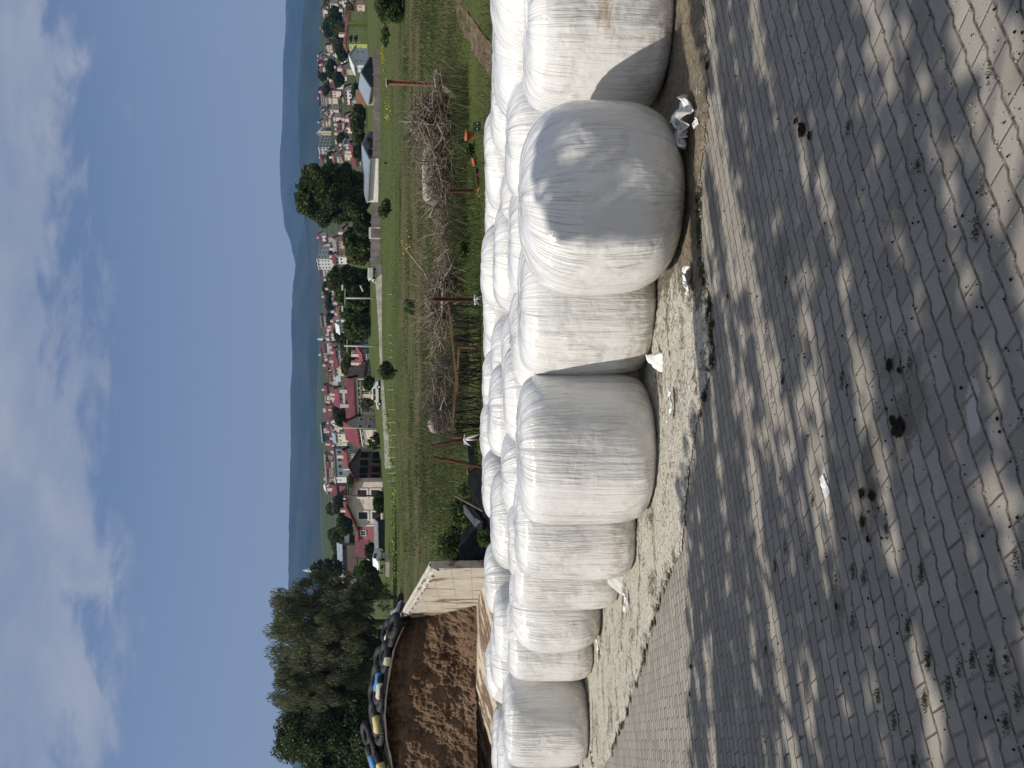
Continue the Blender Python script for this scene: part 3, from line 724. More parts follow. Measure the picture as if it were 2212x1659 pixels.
# bench back: two dark green slats with bolts
o = thing('bench_back', P(273, 1062, 17.4), 'pair of dark green upright slats with pale bolts, beside the clay pots', 'bench')
GRN = flat((.012, .045, .032), .45, .2, 5, .4); ob = o.location
for (ya, yb) in ((262.5, 271.5), (274, 283)):
    a, b = P(yb, 1062, 17.4) - ob, P(ya, 1022, 17.4) - ob
    w = b.x - a.x; zt = b.z
    m = MB(); pr = [(a.x, -.1), (b.x, -.1), (b.x, zt - .05), (b.x - .025, zt), (a.x + .025, zt), (a.x, zt - .05)]
    m.add([(x, 0, z) for x, z in pr] + [(x, .045, z) for x, z in pr], [tuple(range(6)), tuple(range(11, 5, -1))] + [(i, 6 + i, 6 + (i + 1) % 6, (i + 1) % 6) for i in range(6)])
    sl = m.obj('slat', GRN, o)
    for k in (.09, .22):
        MB().box(((a.x + b.x) / 2 - .014, -.012, zt - k - .012), ((a.x + b.x) / 2 + .014, .0, zt - k + .012)).obj('bolt', flat((.6, .58, .5), .5), sl)
# black edging boards / plastic
BLK = flat((.006, .006, .006), .8, .35, 3, .12, .02); SLATE = flat((.045, .052, .06), .55, .3, 3, .4)
def board(name, pts, label, cat, mat, w=.2, h=.07):
    m = MB()
    for a, b in zip(pts, pts[1:]): m.bar(a, b, w, h)
    return tag(m.obj(name, mat), label, cat)
board('edging_board', [P(366, 1034, 17.9), P(420, 1040, 17.8), P(488, 1043, 17.7)], 'black edging board behind the clay pots, blue cap on its right end', 'edging', BLK, .25, .12)
board('edging_board', [P(952, 1014, 18.3), P(985, 1018, 18.1), P(1012, 1022, 18.0)], 'grey-blue edging board between the leaning pipes', 'edging', SLATE, .3, .16)
def sheet_heap(name, pts, label, cat, mat, seed, amp, h):
    a, b, c_, dd = pts
    def fn(u, v):
        q = (a * (1 - u) + b * u) * (1 - v) + (dd * (1 - u) + c_ * u) * v
        k = (math.sin(math.pi * min(1, max(0, u))) * math.sin(math.pi * min(1, max(0, v)))) ** .4
        q = q + Vector((0, 0, h * k + amp * (noise.noise(q * 1.7 + Vector((seed, 0, 0))) + .5 * noise.noise(q * 4.5))))
        return q
    o = MB().grid(60, 24, fn).obj(name, mat, None, True); return tag(o, label, cat)
sheet_heap('black_plastic', [P(1010, 1050, 16.8), P(1128, 1062, 16.0), P(1128, 1020, 18.6), P(1010, 1024, 18.6)], 'low rumpled black plastic heap under the thin leaning stick', 'plastic sheet', BLK, 2, .12, .16)
sheet_heap('black_plastic', [P(1110, 1062, 16.2), P(1206, 1062, 15.9), P(1216, 1000, 19.5), P(1140, 1005, 19.5)], 'tall black plastic pile in the shade against the concrete wall', 'plastic sheet', BLK, 6, .16, .22)
m = MB(); aa = [P(1098, 1004, 17.2), P(1112, 1016, 17), P(1128, 1028, 16.8), P(1138, 1044, 16.6)]
for a, b in zip(aa, aa[1:]): m.bar(a, b, .24, .06)
tag(m.obj('rubber_strip', SLATE), 'bent grey rubber strip lying over the black plastic', 'rubber strip')
# stones
def stone(y, v, D, s, label, mat, seed):
    c_ = P(y, v, D); m = MB()
    m.grid(16, 10, lambda a, b: tuple(Vector((math.cos(6.2832 * a) * math.sin(math.pi * b), math.sin(6.2832 * a) * math.sin(math.pi * b), math.cos(math.pi * b) * .8)) * s * (1 + .35 * noise.noise((math.cos(6.2832 * a) * 1.4 + seed, math.sin(6.2832 * a) * 1.4, b * 3)))))
    o = m.obj('boulder', mat, None, False); o.location = c_; return tag(o, label, 'boulder')
stone(918, 938, 22.5, .22, 'pale pinkish rock at the left end of the fine twig heap', flat((.36, .28, .24), .9, .4, 5, .1, .02), 1)
# ---------------------------------------------------------------- grass and weeds
def on_ground(X_, Y_): return np.array([terrain(a, b) for a, b in zip(X_, Y_)])
def grass(name, n, ya, yb, da, db, ln, wd, mat, label, cat, dens=None, maxtry=6):
    out = []
    while sum(len(q) for q in out) < n:
        k = n
        D = da * (db / da) ** rng.random(k); y = rng.uniform(ya, yb, k)
        Xw = (CU - y) / F * D
        keep = np.ones(k, bool)
        if dens is not None: keep = np.array([dens(a, b) > random.random() for a, b in zip(Xw, D)])
        Xw, D = Xw[keep], D[keep]
        out.append(np.stack([Xw, D, on_ground(Xw, D)], 1))
    c = np.concatenate(out)[:n]
    L = ln * (.5 + rng.random(n)) * (c[:, 1] / 20) ** .35
    d = np.stack([rng.normal(0, .35, n), rng.normal(0, .35, n), np.ones(n)], 1); d /= np.linalg.norm(d, axis=1)[:, None]
    s = unit(n); s[:, 2] *= .1; s /= np.linalg.norm(s, axis=1)[:, None]
    Wd = (wd * (.6 + .8 * rng.random(n)) * (c[:, 1] / 20) ** .8)[:, None]; L = L[:, None]
    bend = np.stack([rng.normal(0, .3, n), rng.normal(0, .3, n), np.zeros(n)], 1)
    V = np.stack([c - s * Wd, c + s * Wd, c + d * L + bend * L + s * Wd * .15, c + d * L + bend * L - s * Wd * .15], 1)
    V[:, :2, 2] -= .05
    return tag(link(name, quads_mesh(name, V, mat)), label, cat, None, 'stuff')
GR1 = leafmat('grass_blades', (.038, .054, .014), (.082, .112, .028), .3); GR2 = leafmat('dry_grass', (.10, .085, .035), (.19, .165, .08), .2)
nz = lambda a, b: noise.noise((a * .35, b * .25, 2))
grass('grass', 60000, -150, 1215, 14, 42, .095, .016, GR1, 'green garden grass behind the bales', 'grass', lambda a, b: .55 + .9 * nz(a, b))
grass('grass', 22000, -150, 1210, 22, 60, .065, .016, GR2, 'dry brownish grass on the slope behind the branch heaps', 'dry grass', lambda a, b: .12 + 1.5 * max(0, noise.noise((a * .12 + 5, b * .35, 9))))
grass('grass', 26000, -200, 1340, 42, 120, .07, .011, GR1, 'pasture grass up to the fences', 'grass', lambda a, b: .6 + .8 * nz(a * .5, b * .5))
WEEDM = leafmat('tall_weeds', (.035, .045, .014), (.085, .095, .035), .25)
grass('tall_weeds', 9000, 150, 960, 19.5, 26, .42, .012, WEEDM, 'tall weeds growing around the branch heaps', 'weeds', lambda a, b: .1 + 1.6 * max(0, noise.noise((a * .6, b * .9, 6))))
grass('tall_weeds', 9000, -100, 1200, 26, 60, .11, .02, WEEDM, 'dark weed patches on the slope behind the branch heaps', 'weeds', lambda a, b: 2.2 * max(0, noise.noise((a * .25 + 9, b * .3, 6)) - .05))
YEL = flat((.55, .42, .03), .7, .3)
def flowers(y, v, D, w, n, label):
    c = P(y, v, D); p_ = np.array(c) + rng.normal(size=(n, 3)) * np.array([w, .5, .10])
    o = link('wildflowers', quads_mesh('wildflowers', leaf_quads(p_, .11, .09, .6), YEL)); tag(o, label, 'wildflowers', None, 'stuff')
flowers(122, 826, 70, .55, 90, 'yellow wildflowers in the grass at right, near the wooden fence')
flowers(240, 836, 62, .5, 60, 'yellow wildflowers above the log heap')
flowers(530, 873, 42, .4, 30, 'a few yellow flowers below the dark branches')
p_ = []
for i in range(420):
    y = random.uniform(880, 1260); D = 96 + random.uniform(-5, 5) + (y - 880) * -.02; q = G(y, D, .35); p_.append(q)
o = link('wildflowers', quads_mesh('wildflowers', leaf_quads(np.array([tuple(q) for q in p_]) + rng.normal(size=(420, 3)) * .15, .26, .2, .5), flat((.20, .23, .03), .8, .3))); tag(o, 'long strip of yellow-green mustard flowers along the pasture at left', 'wildflowers', None, 'stuff')
# bare soil track at right
def track(a, b):
    D = 15 + 9 * a; y = 150 - 190 * a + (b - .5) * 75 * (1 - .3 * a) + 14 * noise.noise((a * 4, b, 2))
    return G(y, D, .05 + .05 * noise.noise((a * 12, b * 5, 1)))
tm = flat((.17, .125, .085), .95, .5, 2.5, .1, .05)
struct('path', MB().grid(40, 10, track), tm, True)
# bushes
def bush(name, y, vb, vt, wpx, D, label, mat, n=2600, leaf=.09, cat='bush', dens=.5, aspect=1.0, seed=0, ground=True, stem=True):
    base = P(y, vb, D); hgt = (vb - vt) / F * D; w = wpx / F * D / 2
    o = thing(name, base, label, cat)
    k = 14 + seed % 5; rs = np.random.default_rng(seed + 31)
    cs = np.stack([rs.normal(0, .42, k) * w, rs.normal(0, .42, k) * w * aspect, (.18 + .62 * rs.random(k)) * hgt], 1)
    cs[:, :2] *= (1.15 - .55 * (cs[:, 2:] / hgt))
    rr = (.22 + .2 * rs.random(k)) * min(w * 1.3, hgt)
    idx = rs.integers(0, k, n); u = unit(n); rad = rs.random(n) ** (1 / 2.2)
    c = cs[idx] + u * (rr[idx] * rad)[:, None] * np.array([1, 1, .9])
    c = c[c[:, 2] > .02]
    link('foliage', quads_mesh('foliage', leaf_quads(c, leaf, leaf * .55, .35), mat), o)
    if stem:
        m = MB()
        for i in range(7):
            e = cs[rs.integers(0, k)]; m.tube([(0, 0, -.1), (e[0] * .3, e[1] * .3, e[2] * .5), tuple(e)], [hgt * .018 + .01, hgt * .013 + .006, .005], 5)
        m.obj('stems', BARK0, o, True)
    return o
BARK0 = flat((.09, .07, .05), .95, .4, 6, .1)
LF_D = leafmat('leaf_dark', (.024, .044, .013), (.06, .092, .026)); LF_M = leafmat('leaf_mid', (.035, .06, .013), (.075, .115, .03)); LF_O = leafmat('leaf_olive', (.055, .062, .02), (.11, .12, .045)); LF_P = leafmat('leaf_pale', (.07, .08, .035), (.13, .14, .07))
bush('garden_bush', 330, 1030, 1003, 44, 18.6, 'small leafy green bush above the clay pots', LF_D, 1500, .06)
bush('garden_bush', 545, 1012, 985, 60, 19.5, 'low weedy bush in the grass left of the dark post', LF_M, 1500, .06)
bush('garden_bush', 1105, 1035, 970, 105, 18.8, 'dark leafy bush behind the thin leaning stick', LF_D, 3000, .08, seed=3)
bush('garden_bush', 1172, 1006, 944, 128, 20.5, 'dark bush growing over the black plastic pile by the wall', LF_D, 3200, .08, seed=5)
bush('garden_bush', 1165, 1062, 1030, 40, 15.9, 'small weedy bush at the foot of the black plastic pile', LF_M, 900, .05, seed=8)
bush('field_bush', 800, 862, 814, 46, 72, 'round dark bush alone in the pasture below the yellow house', LF_D, 2200, .22, seed=2)
bush('roadside_bush', 25, 872, 812, 90, 60, 'broad dark bush at the right edge above the dirt track', LF_D, 4200, .22, seed=7)
bush('roadside_bush', -30, 880, 800, 120, 64, 'tall dark bush cut by the right edge of view', LF_D, 3600, .22, seed=9)
bush('weed_clump', 75, 842, 822, 60, 66, 'low weedy clump at right by the wooden fence', LF_M, 1400, .16, seed=11)
bush('field_bush', 455, 845, 818, 70, 66, 'low bushy patch in front of the wooden fence below the big tree', LF_M, 1800, .2, seed=13)
bush('garden_bush', 660, 895, 872, 50, 34, 'low grassy clump behind the branch heap with pale sticks', LF_M, 1400, .1, seed=15)
# ---------------------------------------------------------------- bunker silo: wall, floor, silage, sheet, tyres
WN, WF = P(1228, 930, 16), P(1331, 868, 22.7)
def concrete():
    m = MatB('cast_concrete', .9, .2); p = m.coord(); x, y, z = m.xyz(p)
    n = m.noise(p, 2.2, 6, .7); f = m.noise(p, 30, 4, .7)
    dr = m.noise(m.scale(p, (3, 3, .6)), 2.2, 5, .7)
    c = m.mix(n.ss(.3, .7), (.40, .36, .29), (.56, .52, .44)); c = m.mix(f.ss(.3, .7) * .3, c, (.30, .27, .22))
    c = m.mix(dr.ss(.58, .74) * .4, c, (.30, .21, .12))
    st = m.noise(m.scale(p, (.8, .8, .35)), 1.5, 6, .7, .8)
    low = (z * -1).ss(-2.9, -1.2) * 0 + 1
    c = m.mix((st * low).ss(.55, .62) * .85, c, (.13, .075, .04))
    jl = ((z - x * 0) / .42).frac(); m.color(m.mix((jl.ss(.0, .05) * (jl.ss(.95, 1.0) * -1 + 1) * -1 + 1) * .5, c, (.22, .2, .17)))
    m.bump(n * .5 + f * .4, .02); return m.m
CON = concrete()
dirw = (WF - WN); L = Vector((dirw.x, dirw.y, 0)).length; ang = math.atan2(dirw.y, dirw.x)
o = thing('concrete_wall', (WN.x, WN.y, WN.z), 'cast concrete silo wall, sunlit inner side stained brown, shaded end', 'wall', None, ang)
L2 = L * 1.9; rise = dirw.z / L; th = .155
m = MB(); n = 24
vs = []; fs = []
for i in range(n + 1):
    xx = L2 * i / n; zt = rise * xx
    vs += [(xx, 0, zt - 2.6), (xx, 0, zt), (xx, -th, zt), (xx, -th, zt - 2.6)]
for i in range(n):
    for k in range(4): fs.append((i * 4 + k, i * 4 + (k + 1) % 4, (i + 1) * 4 + (k + 1) % 4, (i + 1) * 4 + k))
fs += [(3, 2, 1, 0), (n * 4, n * 4 + 1, n * 4 + 2, n * 4 + 3)]
m.add(vs, fs); m.obj('panel', CON, o)
# torn film along the wall top
WHF = flat((.50, .47, .43), .5, .25, 3, .35, .01); 
def filmf(a, b):
    xx = a * L * 1.02; s = b * 2 - 1
    z = rise * xx + .03 - abs(s) ** 2 * (.16 + .10 * noise.noise((xx * 2.5, 1, 0)) + .07 * noise.noise((xx * 8, 2, 0)))
    yy = -th / 2 + s * (th / 2 + .03) + .02 * noise.noise((xx * 6, b * 3, 0))
    q = Vector((math.cos(ang) * xx - math.sin(ang) * yy, math.sin(ang) * xx + math.cos(ang) * yy, z)) + WN
    return q
o2 = MB().grid(120, 8, filmf).obj('plastic_sheet', WHF, None, True); tag(o2, 'torn greyish film draped along the top of the concrete wall', 'plastic sheet')
# floor
fm = MatB('silo_floor', .9, .15); p = fm.pos(); px, py, pz = fm.xyz(p)
sn = fm.noise(fm.vec(px * .45, py * 1.3, 0.0), 1.7, 6, .7, .5); f = fm.noise(p, 14, 5, .7)
c = fm.mix(f.ss(.3, .7), (.40, .34, .26), (.52, .46, .37)); c = fm.mix((sn + (f - .5) * .25).ss(.45, .54) * .9, c, (.10, .06, .035)); fm.color(c); fm.bump(f, .015)
def flf(a, b):
    D = 14.2 + 9 * b; y = 1205 + 900 * a; q = G(y, D); q.z = min(q.z + .06, floor_z(D)); return q
struct('concrete_floor', MB().grid(60, 30, flf), fm.m, True)
# silage: cut face looking at the camera
top = [(1180, 900), (1318, 885), (1357, 866), (1400, 848), (1452, 838), (1503, 831.5), (1541, 829), (1592, 833), (1659, 847), (1760, 872), (1900, 900), (2100, 960)]
bot = [(1180, 1056), (1285, 1053), (1310, 1047), (1345, 1036), (1400, 1026), (1460, 1020), (1541, 1020), (1659, 1023), (2100, 1030)]
def itp(t, y): return float(np.interp(y, [q[0] for q in t], [q[1] for q in t]))
DH = 21.6
def dh(y): return DH + .9 * smooth(1500, 1300, y)
def hf(a, b):
    y = 1300 + 745 * a
    if b <= .62:
        t = b / .62
        D = dh(y) + t * 1.15 - .45
        zb, zt = zray(itp(bot, y), dh(y)) - .12, zray(itp(top, y), dh(y) + .6)
        z = zb + (zt - zb) * t
        x = (CU - y) / F * (dh(y) + .3 - 2.6 * smooth(1410, 1300, y) * (1 - t) ** 2)
        g = noise.noise((x * .9, z * .35, 3)) * .34 + noise.noise((x * 2.2, z * 1.2, 8)) * .26 + noise.noise((x * 5, z * 3.5, 1)) * .17 + noise.noise((x * 13, z * 10, 5)) * .09 + noise.noise((x * 30, z * 24, 6)) * .035
        g += .30 * max(0, noise.noise((x * .7 + 3, z * .22, 12))) * (1 - t) 
        D += g - .35 * (1 - t) ** 3 - 2.6 * smooth(1410, 1300, y) * (1 - t) ** 2
        return (x, D, z + .05 * noise.noise((x * 9, z * 9, 2)) - .34 * smooth(1410, 1300, y) * (1 - t) ** 2)
    t = (b - .62) / .38; y_ = y
    D = dh(y) + .70 + t * 12; x = (CU - y) / F * (dh(y) + .3) - .46 * t * 12
    return (x, D, zray(itp(top, y), dh(y) + .6) + t * 1.3 + .05 * noise.noise((x * 3, D * 2, 2)))
sm = MatB('maize_silage', .95, .08); p = sm.pos()
f = sm.noise(p, 9, 6, .75); f2 = sm.noise(p, 34, 4, .75); lay = sm.noise(sm.scale(p, (.25, .25, 1.6)), 1.6, 5, .65, .5)
c = sm.mix(lay.ss(.35, .65), (.14, .09, .056), (.25, .17, .11)); c = sm.mix(f.ss(.45, .7) * .6, c, (.26, .18, .115)); c = sm.mix(f2.ss(.62, .75) * .5, c, (.40, .31, .20)); c = sm.mix(f2.ss(.28, .42) * -.6 + .6, c, (.028, .014, .007))
sm.color(c); sm.bump(f + f2 * .6, .08)
tag(MB().grid(330, 190, hf).obj('silage_heap', sm.m, None, False), 'brown chopped silage heap with a steep cut face behind the concrete wall', 'silage heap')
# black cover along the crest
def cf(a, b):
    y = 1322 + 640 * a; D = dh(y) + .22 + b * 2.6; x = (CU - y) / F * (dh(y) + .3)
    z = zray(itp(top, y), dh(y) + .6) - .02 + .11 * math.sin(min(1, b * 3) * 1.57) + b * .34 + .10 * noise.noise((x * 2.1, D * 2, 4)) * min(1, b * 5) + .05 * noise.noise((x * 6, D * 5, 4)) * min(1, b * 5)
    return (x, D, z - (.10 if b == 0 else 0))
tag(MB().grid(170, 24, cf).obj('cover_sheet', BLK, None, True), 'black plastic cover sheet lying over the crest of the silage heap', 'cover sheet')
def cf2(a, b):
    y = 1350 + 600 * a; x = (CU - y) / F * (dh(y) + .3); D = dh(y) + .20 + .05 * noise.noise((x * 3, 1, 1)) + b * .05
    return (x, D, zray(itp(top, y), dh(y) + .6) - .05 - .06 * b + .02 * noise.noise((x * 4, 0, 0)))
tag(MB().grid(120, 3, cf2).obj('sheet_edge', flat((.45, .42, .42), .5, .2, 5), None, True), 'thin pale folded sheet edge running under the black cover', 'plastic sheet')
# tyres weighting the cover
TYR = flat((.014, .014, .016), .6, .35, 9, .35, .01); BLUE = flat((.05, .21, .46), .6, .12, 5); YELL = flat((.55, .46, .18), .6, .15, 5); CREAM = flat((.60, .57, .40), .7, .15, 5)
def tyre_mesh(Rr, r, lugs):
    def fn(a, b):
        t, p = 2 * math.pi * a, 2 * math.pi * b
        q = r * (1 + (.10 if (math.sin(t * lugs + (1.2 if math.sin(p) > 0 else -1.2)) > 0 and math.cos(p) > .35) else 0))
        return ((Rr + q * math.cos(p)) * math.cos(t), (Rr + q * math.cos(p)) * math.sin(t), q * .9 * math.sin(p))
    return MB().grid(96, 16, fn)
TM = tyre_mesh(.36, .15, 22).mesh('tyre', TYR, True)
def band(a0, a1, Rr, r, p0, p1):
    def fn(a, b):
        t = a0 + (a1 - a0) * (.15 + .7 * a); p = p0 + (p1 - p0) * b; q = r * 1.13
        return ((Rr + q * math.cos(p)) * math.cos(t), (Rr + q * math.cos(p)) * math.sin(t), q * .95 * math.sin(p))
    return MB().grid(24, 8, fn)
def tyre(y, v, D, rot, label, paint=None, sc=.9, arc=(3.5, 5.8)):
    o = link('tyre', TM); o.location = P(y, v, D); o.rotation_euler = (R(rot[0] * .42), R(rot[1]), R(rot[2])); o.scale = (sc * .82,) * 3
    tag(o, label, 'tyre', 'old tyres weighting the silage cover')
    if paint: 
        b = band(arc[0], arc[1], .36, .15, -1.2, 2.6).obj('painted_band', paint, o, True)
    return o
tyre(1352, 851, 22.3, (62, 10, 20), 'black tyre nearest the wall, tilted on the slope of the cover')
tyre(1372, 846, 22.6, (40, 14, 0), 'black tyre second from the wall on the cover')
tyre(1362, 838, 23.4, (60, 16, 10), 'tyre with a pale cream band, behind the two by the wall', CREAM)
tyre(1412, 832, 22.6, (50, 6, 15), 'black tyre with coarse lugs before the first blue-banded one')
tyre(1423, 822, 23.2, (70, 10, 0), 'tractor-lugged tyre standing half upright above the crest')
tyre(1428, 834, 22.4, (38, 10, 20), 'tyre with a short cream band at the front of the cover', CREAM, .8, (4.2, 5.2))
tyre(1463, 815, 22.9, (46, 8, 0), 'first bright blue banded tyre, middle of the crest', BLUE, 1.05, (3.6, 5.7))
tyre(1490, 819, 22.5, (38, 6, 10), 'tyre with a pale yellow band just under the first blue one', CREAM, 1.0, (4.0, 5.6))
tyre(1500, 808, 23.4, (58, 4, 0), 'large black tyre behind the pale yellow banded one')
tyre(1508, 824, 22.2, (34, 2, 30), 'black tyre lying flat at the front edge, mid crest')
tyre(1541, 808, 22.9, (50, 0, 0), 'black tyre between the two yellow-banded ones')
tyre(1560, 812, 22.5, (42, -4, 0), 'tyre with a bright yellow band on its front', YELL, 1.0, (4.0, 5.8))
tyre(1580, 822, 22.2, (55, -4, 30), 'upright black tyre below the bright yellow band')
tyre(1585, 793, 23.6, (70, -6, 0), 'tall black tyre highest on the heap')
tyre(1612, 806, 22.9, (44, -10, 0), 'black tyre right of the second blue-banded one')
tyre(1640, 804, 23.0, (46, -14, 0), 'second blue banded tyre, at the left end of the crest', BLUE, 1.05, (3.6, 5.7))
tyre(1655, 822, 22.4, (40, -16, 0), 'tyre with a yellow band cut by the left edge', YELL, 1.0, (3.8, 5.6))
# pale crumpled film lumps where the cover meets the wall
def lump(y0, v0, y1, v1, D, h, label, mat, seed):
    a, b = P(y0, v0, D), P(y1, v1, D)
    def fn(u, v):
        q = a.lerp(b, u); t = math.pi * v; r = h * math.sin(math.pi * min(1, max(0, u))) ** .5
        q = q + Vector((0, -math.cos(t) * r * .8, math.sin(t) * r)); return q + Vector((noise.noise(q * 4 + Vector((seed, 0, 0))), noise.noise(q * 5), noise.noise(q * 6 + Vector((0, seed, 0))))) * h * .35
    tag(MB().grid(30, 14, fn).obj('plastic_scrap', mat, None, True), label, 'plastic scrap')
lump(1300, 868, 1338, 858, 22.6, .22, 'shiny grey film lump where the wall top meets the heap', flat((.34, .36, .38), .25, .3, 4, .5), 1)
lump(1352, 845, 1378, 836, 23.6, .14, 'white sack left on the cover behind the first tyres', flat((.66, .65, .58), .6, .2), 4)
# ---------------------------------------------------------------- the town
WH = (.74, .72, .69); CR = (.68, .61, .47); BE = (.52, .45, .35); PE = (.72, .52, .41); PK = (.74, .60, .55); RO = (.36, .13, .15); GY = (.26, .265, .265); DG = (.10, .105, .105)
BG_ = (.30, .35, .38); PB = (.55, .62, .67); LI = (.38, .44, .13); OL = (.42, .38, .17); NV = (.035, .05, .075); TE = (.20, .34, .34)
MA = (.165, .045, .055); RD = (.25, .075, .06); PR = (.27, .12, .125); RG = (.22, .21, .21); RB = (.27, .32, .38); RW = (.62, .66, .68); BR = (.15, .115, .10)
GLASS = flat((.018, .02, .025), .15, .3, 2, .6); FRAME = flat((.72, .70, .67), .6, .1); DARKV = flat((.008, .007, .007), .9, .2)
def roofmat(c): return flat(tuple(q * (.78 if c[0] > 1.8 * c[2] else 1) for q in c), .75, .35, .9, .25)
def wallmat(c): return flat(c, .9, .16, .7, .15)
SHARED = {}
def winmesh(w, h, framed):
    k = (round(w, 1), round(h, 1), framed)
    if k not in SHARED:
        if framed:
            f = .12 * min(w, h) + .03; m = MB()
            for lo, hi in (((-w / 2 - f, -.10, -f), (-w / 2, .05, h + f)), ((w / 2, -.10, -f), (w / 2 + f, .05, h + f)), ((-w / 2, -.10, h), (w / 2, .05, h + f)), ((-w / 2, -.14, -f), (w / 2, .05, 0)), ((-.03, -.06, 0), (.03, .02, h))): m.box(lo, hi)
            SHARED[k] = (m.mesh('window', FRAME), MB().box((-w / 2, -.03, 0), (w / 2, .02, h)).mesh('pane', GLASS))
        else: SHARED[k] = (MB().box((-w / 2, -.05, 0), (w / 2, .03, h)).mesh('window', GLASS), None)
    return SHARED[k]
GRP = 'houses of the town on the slope'
def house(label, yL, yC, yR, ve, vb, D, th=34, roof='gx', hr=8, wc=WH, rc=MA, rows=2, nl=3, nd=2, cat='house', name='house', chim=1, framed=None, sink=3.0, over=.35, wz=(.30, .42), depth=None, cl=None):
    th = R(th); c, s = math.cos(th), math.sin(th)
    Pc = P(yC, vb, D); a, b = (CU - yL) / F, (CU - yR) / F
    Ln = (Pc.x - a * Pc.y) / (c + a * s)
    den = s - b * c
    Mn = (b * Pc.y - Pc.x) / den if (yC - yR) > .5 and den > .02 else (depth or Ln * .8)
    if yL - yC < .5: Ln = Mn * .8
    Mn = min(max(Mn, 2), 60); Ln = min(max(Ln, 2), 90)
    H = (vb - ve) / F * D; hr_ = hr / F * D
    org = Pc + Vector((-c, s, 0)) * Ln
    o = thing(name, org, label, cat, GRP if cat != 'barn' else None, -th)
    oh = over * (1 + D / 400)
    w = MB(); w.box((0, 0, -sink), (Ln, Mn, H))
    if roof == 'gx': w.add([(Ln, 0, H), (Ln, Mn, H), (Ln, Mn / 2, H + hr_), (0, 0, H), (0, Mn, H), (0, Mn / 2, H + hr_)], [(0, 1, 2), (3, 5, 4)])
    if roof == 'gy': w.add([(0, 0, H), (Ln, 0, H), (Ln / 2, 0, H + hr_), (0, Mn, H), (Ln, Mn, H), (Ln / 2, Mn, H + hr_)], [(0, 1, 2), (3, 5, 4)])
    w.obj('wall', wallmat(wc), o)
    r = MB(); t = .12 + .0004 * D
    if roof == 'flat':
        r.box((-oh * .6, -oh * .6, H), (Ln + oh * .6, Mn + oh * .6, H + max(hr_, .25)))
    elif roof == 'gx':
        k = hr_ / (Mn / 2)
        for sy in (0, 1):
            e = -oh if sy == 0 else Mn + oh; ze = H - k * oh
            r.add([(-oh, e, ze), (Ln + oh, e, ze), (Ln + oh, Mn / 2, H + hr_), (-oh, Mn / 2, H + hr_), (-oh, e, ze + t), (Ln + oh, e, ze + t), (Ln + oh, Mn / 2, H + hr_ + t), (-oh, Mn / 2, H + hr_ + t)],
                  [(0, 3, 2, 1), (4, 5, 6, 7), (0, 1, 5, 4), (1, 2, 6, 5), (2, 3, 7, 6), (3, 0, 4, 7)])
    elif roof == 'gy':
        k = hr_ / (Ln / 2)
        for sx in (0, 1):
            e = -oh if sx == 0 else Ln + oh; ze = H - k * oh
            r.add([(e, -oh, ze), (e, Mn + oh, ze), (Ln / 2, Mn + oh, H + hr_), (Ln / 2, -oh, H + hr_), (e, -oh, ze + t), (e, Mn + oh, ze + t), (Ln / 2, Mn + oh, H + hr_ + t), (Ln / 2, -oh, H + hr_ + t)],
                  [(0, 3, 2, 1), (4, 5, 6, 7), (0, 1, 5, 4), (1, 2, 6, 5), (2, 3, 7, 6), (3, 0, 4, 7)])
    elif roof == 'hip':
        q = min(Ln, Mn) / 2 * .85
        r.add([(-oh, -oh, H), (Ln + oh, -oh, H), (Ln + oh, Mn + oh, H), (-oh, Mn + oh, H)] + ([(q, Mn / 2, H + hr_), (Ln - q, Mn / 2, H + hr_)] if Ln >= Mn else [(Ln / 2, q, H + hr_), (Ln / 2, Mn - q, H + hr_)]),
              [(0, 1, 5, 4), (1, 2, 5), (2, 3, 4, 5), (3, 0, 4), (3, 2, 1, 0)] if Ln >= Mn else [(0, 1, 4), (1, 2, 5, 4), (2, 3, 5), (3, 0, 4, 5), (3, 2, 1, 0)])
    ro = r.obj('roof', roofmat(rc), o)
    rs = random.Random(int(yC * 7 + D))
    for i in range(chim):
        x, y = Ln * rs.uniform(.25, .75), Mn * rs.uniform(.35, .6); cw = .0009 * D + .25
        MB().box((x - cw, y - cw, H + hr_ * .2), (x + cw, y + cw, H + hr_ + 1.0 + D * .0012)).obj('chimney', wallmat((.62, .52, .48)), ro)
    if framed is None: framed = D < 260
    fl = H / rows
    def put(nn, length, place, rot):
        sp = length / nn
        for rr in range(rows):
            for i in range(nn):
                ww, hh = min(sp * .55, wz[1] * fl * 1.1), fl * wz[1]
                if nn == 1: ww = min(sp * .4, ww)
                me, pane = winmesh(ww, hh, framed)
                x = sp * (i + .5); wo = link('window', me, o); wo.location = place(x, fl * rr + fl * wz[0]); wo.rotation_euler.z = rot
                if pane: link('pane', pane, wo)
    if nl and yL - yC > .5: put(nl, Ln, lambda x, z: (x, 0, z), 0)
    if nd and yC - yR > .5: put(nd, Mn, lambda y, z: (Ln, y, z), math.pi / 2)
    o['dims'] = (Ln, Mn, H, hr_)
    return o
